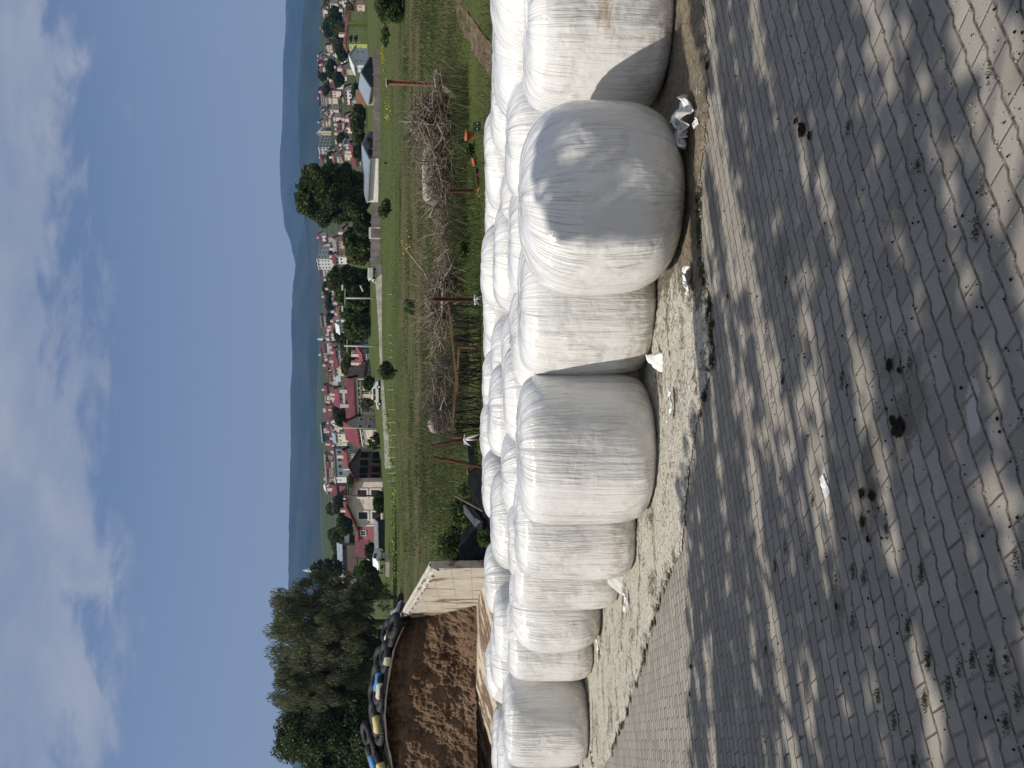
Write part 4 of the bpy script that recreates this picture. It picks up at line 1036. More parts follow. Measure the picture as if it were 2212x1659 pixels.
# right-hand part, from the fence up the slope
house('lime-green house, long olive-shaded front and bright lit narrow left end', 110, 95.5, 30, 748, 780, 190, 62, 'hip', 9, LI, RD, 3, 1, 6, chim=1)
house('pale blue-grey villa with white lit end and flat white roof', 148, 141, 109, 764, 785, 180, 60, 'gx', 11, PB, RW, 2, 1, 2, chim=0)
house('peach house with maroon roof in the upper right corner of the town', 24, 11, -20, 765, 781, 210, 35, 'gx', 12, PE, MA, 2, 2, 2)
house('pink-walled house under a purple roof, just above the peach house', 30, 20, -10, 748, 760, 290, 35, 'gx', 12, PK, MA, 2, 2, 2)
house('small maroon-roofed house between the pink-walled house and the lime house', 38, 27, 8, 742, 752, 330, 38, 'gx', 8, PK, MA, 1, 2, 2)
house('long apartment row under the longest red roof at upper right, beige lit half', 30, 8, -10, 709, 722, 560, 34, 'gx', 9, CR, MA, 3, 5, 3, 'apartment block', 'apartment_block')
house('long red-roofed apartment row with white balconies, left of the beige half', 88, 32, 30, 709, 721, 560, 20, 'gx', 10, BE, MA, 3, 9, 0, 'apartment block', 'apartment_block', 2)
house('far white house with red roof just above the long red apartment roof', 45, 22, 12, 694, 701, 800, 34, 'gx', 4, WH, RD, 2, 4, 1)
house('far small white house above the left end of the long red apartment roof', 78, 66, 60, 693, 699, 850, 34, 'gx', 4, WH, PR, 1, 2, 1)
house('beige gabled block with a grey-brown roof, above the villa', 119, 98, 94, 703, 719, 520, 28, 'gy', 4, CR, BR, 3, 4, 1, 'apartment block', 'apartment_block', 0)
house('far small red-roofed house left of the beige gabled block', 131, 124, 119, 689, 696, 860, 35, 'gx', 4, WH, RD, 1, 2, 1)
house('red-roofed house with a white chimney-like gable wall', 162, 147, 138, 694, 703, 680, 34, 'hip', 7, WH, RD, 2, 2, 1)
house('brick-coloured pair of roofs, far right above the dark trees', 146, 136, 130, 688, 694, 880, 34, 'gx', 4, PR, RD, 1, 2, 1)
house('tall-roofed brick-red house standing before the cream villa', 198, 172, 164, 722, 734, 470, 30, 'gx', 12, WH, MA, 2, 3, 1, 'house', 'house', 2)
house('white house front half hidden by trees below the tall brick-red roof', 178, 166, 160, 728, 739, 420, 34, 'flat', 1, WH, RW, 2, 2, 1, chim=0)
house('narrow red-roofed terrace above the first metal barn', 160, 150, 142, 742, 752, 300, 34, 'gx', 9, BE, RD, 2, 2, 1)
house('far grey three-storey block with a maroon roof on the right ridge', 234, 200, 190, 688, 702, 780, 30, 'gx', 7, GY, MA, 3, 6, 1, 'apartment block', 'apartment_block', 2)
house('red gable house to the right of the far grey three-storey block', 212, 200, 196, 697, 708, 640, 34, 'gx', 7, GY, RD, 2, 3, 1)
house('cream villa with scalloped balconies beside the great grey roof', 230, 212, 206, 705, 720, 560, 30, 'flat', 1.5, CR, CR, 2, 3, 1, chim=0)
house('large grey pyramid-roofed hall', 262, 236, 228, 717, 722, 600, 32, 'hip', 20, BE, RG, 1, 6, 2, 'hall', 'hall', 0)
house('white house with a bright red roof above the orange garden wall', 231, 196, 188, 743, 760, 290, 28, 'gx', 7, WH, RD, 2, 4, 1, 'house', 'house', 0)
house('pale blue house behind the first metal barn', 246, 218, 211, 758, 777, 235, 30, 'flat', 1.5, PB, MA, 2, 2, 1, chim=0)
house('white row house under a dark maroon roof, behind the white villa', 287, 256, 247, 745, 757, 300, 28, 'gx', 7, WH, MA, 2, 4, 1)
house('pink-white lit gable next to the white row house', 286, 276, 268, 745, 763, 270, 40, 'gy', 3, PK, MA, 2, 1, 1, chim=0)
house('white villa with tree shadow on its wall, right of the second metal barn', 278, 262, 252, 757, 774, 222, 34, 'gx', 6, WH, MA, 2, 2, 1)
house('white slatted low house above the red roof band', 283, 272, 266, 731, 742, 420, 34, 'gx', 6, PK, PR, 2, 2, 1)
house('cream upper block right of the striped tower', 282, 262, 258, 700, 722, 720, 28, 'flat', 1, CR, BE, 4, 4, 1, 'apartment block', 'apartment_block', 0)
house('far pale block with maroon roof right of the cream upper block', 275, 268, 262, 692, 706, 900, 34, 'gx', 5, PK, MA, 2, 2, 1)
o = house('narrow white-and-yellow striped tower with a pointed gable', 297.5, 284, 281, 691, 722, 720, 30, 'gy', 7, CR, WH, 6, 1, 1, 'apartment tower', 'apartment_tower', 0)
house('tower block, dark shaded front with square windows and pale lit left side', 338, 319, 297, 690, 724, 700, 48, 'flat', 1.6, (.50, .51, .49), WH, 5, 4, 4, 'apartment tower', 'apartment_tower', 0, wz=(.25, .55))
house('long red roof band at the feet of the striped tower', 316, 268, 262, 727, 731, 560, 26, 'gx', 6, BE, MA, 1, 6, 1, chim=2)
house('small white-walled house with two chimneys under the tower block', 316, 306, 300, 734, 746, 400, 36, 'gx', 5, BE, PR, 2, 2, 1, chim=2)
house('big crimson-roofed house right of the big dark tree', 362, 322, 303, 766, 781, 215, 38, 'gx', 15, GY, (.22, .045, .06), 2, 3, 2, chim=2)
house('pale grey house with steep gable, above the crimson roof', 322, 312, 304, 742, 756, 330, 40, 'gy', 5, (.5, .49, .46), RG, 2, 1, 1)
house('far maroon-roofed house left of the pale tower side', 352, 342, 336, 694, 704, 900, 34, 'gx', 5, PR, RD, 2, 2, 1)
house('brownish villa half hidden behind the big dark tree', 356, 340, 330, 722, 738, 480, 34, 'gx', 8, BE, PR, 2, 3, 1)
# middle part
house('small red-tiled house with beige side wall, left foot of the big tree', 516, 506, 489, 746, 757, 250, 45, 'gx', 9, BE, RD, 2, 1, 2)
house('white gable house on the ridge left of the big tree', 524, 510, 505, 692, 704, 860, 34, 'gx', 6, WH, MA, 2, 1, 1)
house('white modern block with round window on the ridge', 584, 560, 534, 686, 712, 640, 45, 'flat', 1.5, (.62, .63, .61), WH, 4, 3, 3, 'apartment block', 'apartment_block', 0)
house('grey-white annex with a row of square windows beside the white modern block', 599, 578, 572, 692, 712, 660, 28, 'gx', 3, (.52, .52, .51), MA, 3, 4, 1, 'apartment block', 'apartment_block', 0)
house('long low house with a grey pitched roof and peach lower wall', 556, 522, 512, 726, 738, 330, 26, 'gx', 12, (.58, .44, .35), RG, 2, 5, 1)
house('white two-storey house with a maroon lean-to roof', 573, 556, 548, 724, 741, 330, 34, 'gx', 8, WH, MA, 2, 2, 1)
house('long maroon-roofed grey apartment block in the middle ridge', 681, 612, 604, 701, 716, 640, 22, 'gx', 7, (.36, .36, .35), MA, 2, 10, 1, 'apartment block', 'apartment_block', 3)
house('plain grey block with a slanting dark roof left of the maroon-roofed block', 708, 684, 680, 694, 714, 660, 26, 'gx', 4, (.33, .31, .30), BR, 3, 3, 1, 'apartment block', 'apartment_block', 0)
house('small white-and-red house beside the street lamp', 664, 646, 640, 731, 740, 380, 32, 'gx', 6, WH, MA, 1, 3, 1)
house('low red-tiled house behind the left of the street lamp', 690, 668, 660, 732, 738, 370, 28, 'gx', 6, WH, RD, 1, 3, 1)
house('tiny bright white cube house above the lamp', 650, 644, 641, 718, 723, 520, 34, 'flat', .5, WH, WH, 1, 1, 1, chim=0)
house('grey shed with white gable behind the tall tree', 720, 704, 697, 731, 742, 330, 36, 'gx', 7, (.45, .5, .5), RW, 2, 2, 1, chim=0)
house('white-walled mosque building beneath the small tower', 762, 742, 736, 700, 716, 620, 28, 'gx', 6, (.55, .54, .52), MA, 2, 5, 1, 'mosque', 'mosque', 0)
house('grey ridge apartment block with white bands', 784, 758, 750, 694, 716, 660, 30, 'hip', 4, (.34, .31, .29), BR, 3, 4, 2, 'apartment block', 'apartment_block')
house('grey house with a broad maroon roof in front of the grey ridge block', 772, 746, 738, 725, 741, 360, 28, 'gx', 11, (.5, .5, .47), MA, 2, 3, 1)
house('pillared white-and-blue balcony house', 774, 757, 752, 724, 741, 345, 24, 'gx', 6, (.42, .46, .49), MA, 2, 6, 1)
house('red-gabled white house left of the pillared balcony house', 792, 776, 770, 726, 741, 350, 34, 'gx', 9, WH, MA, 2, 2, 1)
house('small crescent-marked maroon house on the middle ridge', 800, 788, 783, 706, 713, 620, 34, 'gx', 5, PR, MA, 1, 2, 1)
house('dark blue-grey house with two red roof wings and a pale utility pole', 784, 764, 732, 781, 810, 178, 42, 'gx', 14, (.15, .17, .19), (.30, .075, .085), 2, 2, 3, chim=2)
house('low red roof wing joined left of the dark blue-grey house', 796, 784, 780, 783, 806, 182, 42, 'gx', 14, (.16, .17, .17), (.30, .085, .095), 2, 1, 1)
house('dull olive-grey gabled house, fully in shade', 820, 818, 792, 775, 806, 176, 50, 'gy', 24, (.16, .17, .13), BR, 2, 1, 2, chim=0)
# yellow house
o = house('long yellow house, olive upper band and cream ground floor, maroon roof', 903, 824, 815, 762, 812, 168, 14, 'gx', 19, OL, (.17, .045, .06), 2, 0, 0, chim=2)
Ln, Mn, H, hr_ = o['dims']
for i in range(4):
    x0 = Ln * (.02 + .245 * i); MB().box((x0, -.10, .3), (x0 + Ln * .155, -.004, H * .62)).obj('cream_panel', wallmat((.74, .66, .48)), o)
for i in range(4):
    me, pane = winmesh(1.7, 2.4, True); wo = link('window', me, o); wo.location = (Ln * (.21 + .245 * i), 0, H * .30); link('pane', pane, wo)
MB().box((-.2, -.25, H * .62), (Ln + .2, -.003, H * .70)).obj('string_course', wallmat((.25, .23, .16)), o)
# two-storey grey house with cream front
o = house('two-storey house, cream lit front and dark grey shaded gable side', 960, 928, 899, 768, 808, 166, 42, 'gx', 27, (.36, .345, .32), (.21, .05, .07), 2, 2, 2, chim=0)
Ln, Mn, H, hr_ = o['dims']
MB().box((.05, -.06, .2), (Ln * .98, -.003, H * .44)).obj('cream_panel', wallmat((.66, .59, .46)), o); MB().box((-.2, -.30, H * .70), (Ln + .3, -.003, H * .745)).obj('ledge', FRAME, o)
# pink-cream gable house with unfinished right half
o = house('large pink-cream gable house with tall brown windows', 1131, 1041, 1036, 768, 830, 152, 16, 'gy', 19, (.70, .60, .53), (.20, .06, .075), 2, 0, 0, chim=0, over=.8)
Ln, Mn, H, hr_ = o['dims']
BRW = flat((.035, .018, .02), .4, .4, 4)
for fx in (.22, .74):
    for z0, z1 in ((.16, .46), (.62, .93)):
        w2 = Ln * .082; x = Ln * (1 - fx) if False else Ln * fx; zz0, zz1 = H * z0, H * z1
        m = MB(); f = .32
        for lo, hi in (((x - w2 - f, -.14, zz0 - f), (x - w2, .04, zz1 + f)), ((x + w2, -.14, zz0 - f), (x + w2 + f, .04, zz1 + f)), ((x - w2, -.14, zz1), (x + w2, .04, zz1 + f)), ((x - w2, -.18, zz0 - f), (x + w2, .04, zz0))): m.box(lo, hi)
        wo = m.obj('window', FRAME, o); MB().box((x - w2, -.05, zz0), (x + w2, .02, zz1)).obj('pane', BRW, wo)
MB().tube([(Ln * .47 + math.cos(q) * .35, -.5, H * .98 + math.sin(q) * .35) for q in np.linspace(0, 6.28, 14)], .05, 5).obj('satellite_dish', flat((.35, .2, .18), .6), o)
MB().box((-.35, -.12, -.4), (0, .3, H)).obj('corner_trim', FRAME, o)
o = house('unfinished brick house with open dark storeys under a red dormer roof', 1041.5, 1040.5, 974, 772, 824, 156, 66, 'gx', 20, (.10, .085, .08), (.22, .055, .07), 2, 0, 0, chim=1)
Ln, Mn, H, hr_ = o['dims']
for f_ in (0, 1):
    for i in range(4):
        y0 = Mn * (.03 + .245 * i); MB().box((Ln - .1, y0, H * (.10 + .5 * f_)), (Ln + .05, y0 + Mn * .2, H * (.42 + .5 * f_))).obj('opening', DARKV, o)
BRICK = flat((.26, .10, .07), .9, .4, 6)
for y0, y1, z0, z1 in ((.03, .28, -.02, .10), (.245, .30, .0, .5), (.03, .3, .46, .585), (.53, .6, .1, .5), (.72, .78, .5, .95)):
    MB().box((Ln - .1, Mn * y0, H * z0), (Ln + .10, Mn * y1, H * z1)).obj('brick_infill', BRICK, o)
MB().box((Ln * .55, -.06, H * .44), (Ln + .14, Mn * .10, H * .60)).obj('balcony_front', wallmat(PK), o)
o = house('grey dormer house rising behind the unfinished brick house', 1012, 980, 970, 747, 770, 172, 30, 'gx', 9, (.33, .33, .30), (.22, .055, .07), 1, 5, 1, chim=1)
house('rose-pink house with a white-framed window', 1164, 1136, 1133, 774, 800, 168, 18, 'hip', 9, RO, (.16, .05, .055), 1, 1, 0, chim=0, wz=(.42, .38))
house('light pink low wing under a maroon roof, joined left of the rose-pink house', 1198, 1165, 1163, 787, 799, 172, 16, 'gx', 20, (.75, .52, .56), (.17, .045, .06), 1, 0, 0, chim=0)
house('low grey lean-to shed in front of the rose-pink house', 1187, 1130, 1127, 815, 827, 140, 10, 'gx', 7, (.05, .06, .055), (.20, .21, .22), 1, 0, 0, 'shed', 'shed', 0)
# left part up the slope
house('pinkish small apartment block with three windows', 873, 856, 851, 703, 714, 600, 26, 'flat', 1, PK, PK, 2, 3, 1, 'apartment block', 'apartment_block', 0)
house('broad crimson roof behind the yellow house roof, arched white dormer', 878, 846, 836, 730, 740, 300, 28, 'gx', 12, (.5, .5, .52), (.23, .055, .075), 1, 3, 1, chim=2)
house('brown-red far roofs right of the pinkish small apartment block', 852, 836, 828, 705, 716, 620, 30, 'gx', 7, PR, MA, 2, 3, 1)
house('row of maroon far roofs left of the pinkish small block', 905, 878, 872, 707, 718, 600, 26, 'gx', 6, PR, MA, 2, 4, 1, chim=2)
house('white triangular-gabled far house above the grey gable house', 920, 908, 902, 716, 730, 460, 36, 'gy', 6, WH, PR, 2, 1, 1)
house('white-walled brown-roofed far house at the dark glass block', 938, 922, 916, 708, 720, 560, 32, 'gx', 5, WH, MA, 2, 3, 1, chim=2)
house('dark glass block with pale roof slab on the ridge', 953, 918, 911, 695, 708, 640, 22, 'flat', 3, NV, (.33, .38, .34), 1, 4, 1, 'office block', 'office_block', 0)
house('cream small house with grey gable below the dark glass block', 954, 938, 932, 722, 738, 400, 34, 'gx', 5, (.74, .70, .56), RB, 2, 2, 1)
house('brown-roofed narrow house left of the white triangular gable', 970, 954, 948, 714, 728, 480, 34, 'gx', 6, BE, MA, 2, 2, 1)
house('blue-grey four-window block above the red dormer roof', 1028, 970, 962, 722, 742, 300, 20, 'flat', 2, (.22, .26, .29), RG, 1, 4, 1, 'apartment block', 'apartment_block', 0, wz=(.30, .36))
house('long pale far row house along the left ridge', 1064, 984, 976, 703, 711, 660, 16, 'gx', 4, (.36, .29, .25), (.28, .23, .21), 1, 9, 1, 'row house', 'row_house', 2)
house('small white cube house left of the blue-grey block', 1041, 1031, 1027, 724, 738, 320, 34, 'flat', 1, WH, WH, 2, 1, 1, chim=0)
house('round-headed white far house at the left ridge end', 1058, 1048, 1044, 703, 712, 640, 34, 'hip', 5, WH, WH, 1, 1, 1, chim=0)
house('tangled maroon roofs above the pink-cream gable', 1074, 1050, 1042, 722, 734, 420, 32, 'gx', 10, PR, MA, 2, 3, 1, chim=2)
house('crimson-roofed house behind the left verge of the pink-cream gable', 1114, 1090, 1080, 754, 770, 230, 34, 'gx', 12, PK, MA, 2, 2, 1)
house('far white low houses strip below the plain at left', 1102, 1082, 1078, 717, 722, 560, 26, 'flat', .8, WH, WH, 1, 4, 1, 'house', 'house', 0)
house('long warehouse with pale metal roof and brown-grey wall', 1240, 1178, 1172, 736, 750, 260, 12, 'gx', 8, (.17, .125, .11), RB, 1, 7, 0, 'warehouse', 'warehouse', 0)
house('grey-white low shed left of the long pale warehouse roof', 1226, 1208, 1203, 797, 812, 165, 22, 'gx', 4, (.5, .52, .52), RW, 1, 1, 0, 'shed', 'shed', 0)
house('pale pink house glimpsed between the willow limbs, upper', 1266, 1250, 1244, 722, 742, 330, 34, 'gx', 6, PK, PR, 2, 2, 1)
house('white house glimpsed between the willow limbs, lower', 1276, 1258, 1250, 748, 764, 250, 34, 'gx', 6, WH, MA, 2, 2, 1)
house('pink-roofed house seen through the willow crown', 1318, 1298, 1290, 736, 752, 300, 34, 'gx', 8, PK, MA, 2, 2, 1)

FARL = ('tiny far red-roofed house among the packed rooftops along the skyline of the town', 'tiny far pale flat-topped house among the packed rooftops along the skyline of the town')
rs_ = random.Random(5)
for y in [16, 52, 58, 72, 92, 116, 128, 142, 156, 168, 184, 196, 206, 222, 238, 244, 252, 258, 290, 312, 326, 346, 515, 530, 596, 612, 626, 650, 690, 712, 722, 796, 806, 824, 842, 864, 882, 894, 906, 930, 944, 960, 972, 1000, 1020, 1036]:
    k_ = rs_.random() < .72; vb = rs_.uniform(701, 716) if y < 560 else rs_.uniform(707, 722); D = float(np.interp(vb, [701, 722], [820, 560])); w_ = rs_.uniform(11, 18); h_ = rs_.uniform(5, 9)
    house(FARL[0 if k_ else 1], y + w_ * .6, y - w_ * .1, y - w_ * .4, vb - h_, vb, D, rs_.uniform(25, 40), rs_.choice(('gx', 'hip', 'gy')) if k_ else 'flat', rs_.uniform(3, 6) if k_ else .8, rs_.choice((WH, PK, BE)), (rs_.choice((MA, RD, PR)) if k_ else GY), 2, 2, 1, chim=0)
MIDL = 'small red-roofed house packed among others halfway up the town'
for i_, y in enumerate([4, 34, 48, 100, 118, 134, 148, 166, 182, 200, 214, 240, 256, 270, 290, 300, 322, 336, 604, 620, 634, 652, 676, 694, 706, 724, 740, 778, 786, 798, 812, 866, 880, 890, 904, 912, 926, 944, 958, 1002, 1016, 1050, 1062]):
    vb = rs_.uniform(722, 752) if y < 560 else rs_.uniform(720, 742); D = float(np.interp(vb, [720, 755], [540, 330])); w_ = rs_.uniform(17, 27); h_ = rs_.uniform(9, 14)
    house(MIDL, y + w_ * .6, y - w_ * .1, y - w_ * .4, vb - h_, vb, D, rs_.uniform(25, 42), rs_.choice(('gx', 'hip', 'gy')), rs_.uniform(3, 5), rs_.choice((WH, WH, PK, CR, PB)), rs_.choice((MA, RD, PR, MA)), 2, 2, 1, chim=rs_.choice((0, 1)))
for o_ in list(COL.objects):
    if str(o_.get('label', '')).startswith('lime-green house'):
        Ln, Mn, H, hr_ = o_['dims']
        MB().box((Ln - .15, Mn * .54, -1), (Ln + .55, Mn * .585, H)).obj('pilaster', wallmat(LI), o_)
        for z0 in (.28, .62): MB().box((Ln - .1, Mn * .06, H * z0), (Ln + .09, Mn * .26, H * (z0 + .22))).obj('loggia', flat((.04, .02, .015), .9), o_)
# barns by the fence
def barn(label, ridge0, ridge1, eaveL0, eaveL1, eaveR0, wall, gable, mroof, vents, D0):
    """gable end towards us on the right, roof plane falling to the left-front; corners measured in the photo"""
    A = P(*ridge0, D0 + 5); B = P(*ridge1, D0 + 9); C0 = P(*eaveL0, D0); C1 = P(*eaveL1, D0 + 3); E0 = P(*eaveR0, D0 + 7)
    o = thing('metal_barn', Vector((C0.x, C0.y, terrain(C0.x, C0.y))), label, 'barn'); b = o.location
    gz = b.z - 2
    low = lambda q: Vector((q.x, q.y, gz))
    m = MB(); m.add([q - b for q in (C0, A, E0, low(E0), low(C0))], [(0, 1, 2, 3, 4)][::-1]); m.obj('gable_wall', gable, o)
    m = MB(); back = Vector((0, .3, 0)); m.add([q - b for q in (C0, C1, low(C1), low(C0), C0 + back, C1 + back, low(C1) + back, low(C0) + back)], [(0, 1, 2, 3), (7, 6, 5, 4), (0, 4, 5, 1)]); m.obj('side_wall', wall, o)
    m = MB(); t = Vector((0, 0, .22)); n_ = (A - C0).normalized() * .5
    q4 = [C0 - n_, C1 - n_, B, A]
    E1 = E0 + (B - A)
    m.add([q - b for q in q4] + [q + t - b for q in q4], [(0, 3, 2, 1), (4, 5, 6, 7), (0, 1, 5, 4), (1, 2, 6, 5), (2, 3, 7, 6), (3, 0, 4, 7)])
    q4 = [A, B, E1, E0]; m.add([q - b for q in q4] + [q + t - b for q in q4], [(0, 3, 2, 1), (4, 5, 6, 7), (0, 1, 5, 4), (1, 2, 6, 5), (2, 3, 7, 6), (3, 0, 4, 7)])
    m.obj('roof', mroof, o)
    for (y, v) in vents:
        q = P(y, v, D0 + 1.0) - b; MB().box((q.x - .32, q.y - .4, q.z - .3), (q.x + .32, q.y + 3.5, q.z + .3)).obj('vent', DARKV, o)
MET = flat((.25, .30, .36), .45, .2, 1.2, .5); 
barn('barn with blue-grey metal roof, big gable darkened for shade and short stone wall', (156, 781), (190, 777), (187, 801), (226, 795), (123, 799), flat((.45, .39, .33), .95, .3, 1.5), flat((.022, .024, .028), .7, .4, 1.5), MET, [], 126)  # near-black gable colour carries the shade on that end
barn('barn with long metal roof, vented gable greyed for shade and white wall', (311, 784), (395, 782), (342, 799), (436, 794), (284, 797), flat((.72, .71, .69), .85, .12, 1.5), flat((.13, .135, .145), .7, .2, 1.5), MET, [(303, 798.5), (328, 799)], 120)  # gable colour greyed for its shade, side wall left white
# mosque towers
def minaret(y, vt, vb, D, r, label):
    b = P(y, vb, D); h = (vb - vt) / F * D; o = thing('minaret', b, label, 'minaret')
    MB().lathe([(r, -3), (r, h * .56), (r * .9, h * .57), (r * .8, h * .82)], 14).obj('shaft', FRAME, o, True)
    MB().lathe([(r * .9, h * .55), (r * 1.9, h * .58), (r * 1.9, h * .62), (r * .8, h * .62)], 14).obj('balcony', FRAME, o)
    MB().lathe([(r * 1.0, h * .81), (r * .5, h * .9), (.001, h)], 14).obj('spire', flat((.62, .64, .66), .5), o, True)
minaret(1231, 653, 728, 420, 1.1, 'tall slender white minaret right of the willow')
minaret(732.5, 685, 718, 640, 1.3, 'short white mosque tower on the middle ridge')
# utility poles and lamp
UP = flat((.42, .41, .38), .8, .2)
def pole(y, vt, y2, vb, D, r, label, mat=UP, arms=None, name='utility_pole', cat='utility pole', grp=None):
    a, b = P(y2, vb, D), P(y, vt, D); o = thing(name, a, label, cat, grp)
    MB().tube([Vector((0, 0, -.8)), (b - a) * .5, b - a], [r, r * .9, r * .75], 8).obj('pole', mat, o, True)
    if arms == 'lamp':
        m = MB(); t = b - a
        m.tube([t + Vector((-1.6, 0, .5)), t + Vector((-1.4, 0, .1)), t + Vector((1.4, 0, .1)), t + Vector((1.6, 0, .5))], .07, 6); m.obj('crossarm', mat, o)
        for s in (-1.6, 1.6): MB().box((t.x + s - .4, -.2, t.z + .4), (t.x + s + .4, .2, t.z + .62)).obj('lamp_head', FRAME, o)
        MB().bar(t + Vector((1.0, -.2, -2.6)), t + Vector((1.9, -.2, -2.2)), .2, .2).obj('side_lamp', FRAME, o)
    if arms == 'cross':
        t = b - a; MB().bar(t + Vector((-1, 0, -.4)), t + Vector((1, 0, -.4)), .12, .12).obj('crossarm', mat, o)
pole(644, 747, 644, 814, 118, .16, 'street lamp pole with a double arm in front of the dark trees', UP, 'lamp', 'street_lamp', 'street lamp')
pole(747, 744, 748, 819, 118, .17, 'pale concrete utility pole before the dark blue-grey house', UP, 'cross')
pole(925 - 1, 727, 928 - 3, 823, 150, .14, 'slim pole in front of the left end of the yellow house', UP)
pole(1071, 742, 1071, 818, 140, .17, 'dark pole crossing the pink-cream gable', flat((.10, .09, .08), .9), 'cross')
pole(494, 747, 494, 776, 160, .12, 'pale short pole left of the big round tree', UP)
pole(1206, 752, 1206, 812, 150, .10, 'thin dark pole left of the rose-pink house', flat((.06, .06, .055), .9))
pole(1222, 790, 1222, 820, 140, .10, 'thin dark pole by the white van', flat((.06, .06, .055), .9))
pole(1297, 806, 1291, 858, 72, .07, 'thin dark leaning stake in front of the willow trunk', flat((.05, .045, .04), .9), None, 'stake', 'stake')
pole(1331, 828, 1331, 856, 72, .06, 'thin upright stake by the willow, nearer the silage', flat((.05, .045, .04), .9), None, 'stake', 'stake')
# fence posts in the pasture
FP = flat((.55, .54, .50), .85, .25)
pz = [(636, 840, 855), (724, 839, 855), (741, 840, 856), (757, 843, 857), (772, 840, 856), (842, 838, 850), (885, 838, 853), (913, 837, 851), (940, 836, 850), (966, 836, 848), (988, 837, 850), (1007, 837, 850), (1022, 837, 849), (1039, 837, 848)]
fpm = None
for i, (y, vt, vb) in enumerate(pz):
    D = 84; b = P(y, vb, D); h = (vb - vt) / F * D
    o = thing('fence_post', b, 'thin pale post of the wire fence across the pasture', 'fence post', 'pasture fence posts')
    if fpm is None: fpm = MB().tube([(0, 0, -.4), (.01, 0, .5), (0, 0, 1)], [.035, .033, .03], 6).mesh('shaft', FP)
    s = link('shaft', fpm, o); s.scale = (1, 1, h)
# boundary fences and walls
def along(pts, fn):
    for a, b in zip(pts, pts[1:]): fn(a, b)
o = thing('board_fence', G(300, 112), 'long grey-brown board fence along the top of the pasture', 'fence')
FB = flat((.29, .26, .235), .9, .35, .6, .15); b0 = o.location
yy = 128; i = 0
m = None; k = 0; seg = MB()
def vtop(y): return np.interp(y, [100, 160, 250, 330, 440, 520, 570], [803, 807, 807, 805, 803, 801, 800])
def vbot(y): return np.interp(y, [100, 160, 300, 440, 570], [815, 816, 817, 817, 815])
y = 110
while y < 572:
    if 338 < y < 438:
        if seg.v: seg.obj('boards', FB, o); seg = MB()
        y += 2.25; continue
    p0, p1 = P(y, vbot(y) + 3, 112), P(y - 2.2, vtop(y) + random.uniform(-.5, .5), 112)
    w = 2.15 / F * 112
    seg.box((p0.x - b0.x - w, -.03 + random.uniform(-.02, .02), p0.z - b0.z - .5), (p0.x - b0.x - .015, .04, p1.z - b0.z)); y += 2.25
seg.obj('boards', FB, o)
for y in range(120, 572, 40):
    if 338 < y < 438: continue
    p0 = P(y, vbot(y), 112) - b0; p1 = P(y, vtop(y), 112) - b0
    MB().box((p0.x - .09, .05, p0.z - .6), (p0.x + .09, .22, p1.z + .15)).obj('post', FB, o)
o = thing('garden_gate', G(503, 113.5), 'white pipe gate frame in the board fence', 'gate'); b0 = o.location
g0, g1 = P(492, 798, 111.5) - b0, P(515, 798, 111.5) - b0; z0 = P(503, 815, 111.5).z - b0.z
m = MB(); m.bar((g0.x, g0.y, z0 - .4), g0, .14, .14); m.bar((g1.x, g1.y, z0 - .4), g1, .14, .14); m.bar(g0 + Vector((0, -.16, -.1)), g1 + Vector((0, -.16, -.1)), .14, .3); m.obj('frame', FRAME, o)
o = thing('stone_wall', G(770, 112), 'long low whitewashed block wall along the top of the pasture', 'wall'); b0 = o.location
pts = [(572, 809, 814), (600, 810, 815), (664, 815, 819), (713, 818, 823), (772, 820, 825), (836, 823, 828), (926, 828, 834), (967, 830.5, 836), (1012, 832, 837)]
m = MB(); STW = flat((.70, .67, .60), .95, .35, 1.2, .1, .05)
for (a, va, wa), (c_, vc, wc_) in zip(pts, pts[1:]):
    n = max(1, int((c_ - a) / 5))
    for i in range(n):
        f0, f1 = i / n, (i + 1) / n - .008
        q0 = P(a + (c_ - a) * f0, wa + (wc_ - wa) * f0 + 3, 108); q1 = P(a + (c_ - a) * f1, va + (vc - va) * f1 + random.uniform(-.4, .4), 108)
        m.box((q1.x - b0.x, q1.y - b0.y - .15, q0.z - b0.z - .5), (q0.x - b0.x, q0.y - b0.y + .15, q1.z - b0.z))
m.obj('blocks', STW, o)
o = thing('stone_wall', G(1222, 118), 'short pale wall stub beside the white van, left of the shed', 'wall'); b0 = o.location
q0, q1 = P(1245, 838, 118) - b0, P(1196, 832, 118) - b0
m = MB(); m.box((q0.x, -.2, -1.2), (q0.x + (q1.x - q0.x) * .55, .2, q0.z + .35)); m.box((q0.x + (q1.x - q0.x) * .56, -.22, -1.2), (q1.x, .2, q0.z + .5)); m.obj('blocks', STW, o)
o = thing('garden_wall', P(217, 776, 205), 'orange-tan garden wall above the first metal barn roof', 'wall')
w_ = 45 / F * 205; MB().box((-w_ / 2, -.2, -2), (w_ / 2, .2, .9)).obj('panel', flat((.48, .27, .16), .9, .2), o)
o = thing('white_fence', P(1170, 748, 262), 'white board fence in front of the long warehouse', 'fence')
w_ = 42 / F * 262; m = MB()
for i in range(14): m.box((-w_ / 2 + w_ * i / 14, -.06, -1.0), (-w_ / 2 + w_ * (i + .93) / 14, .06, .55))
m.obj('boards', FRAME, o)
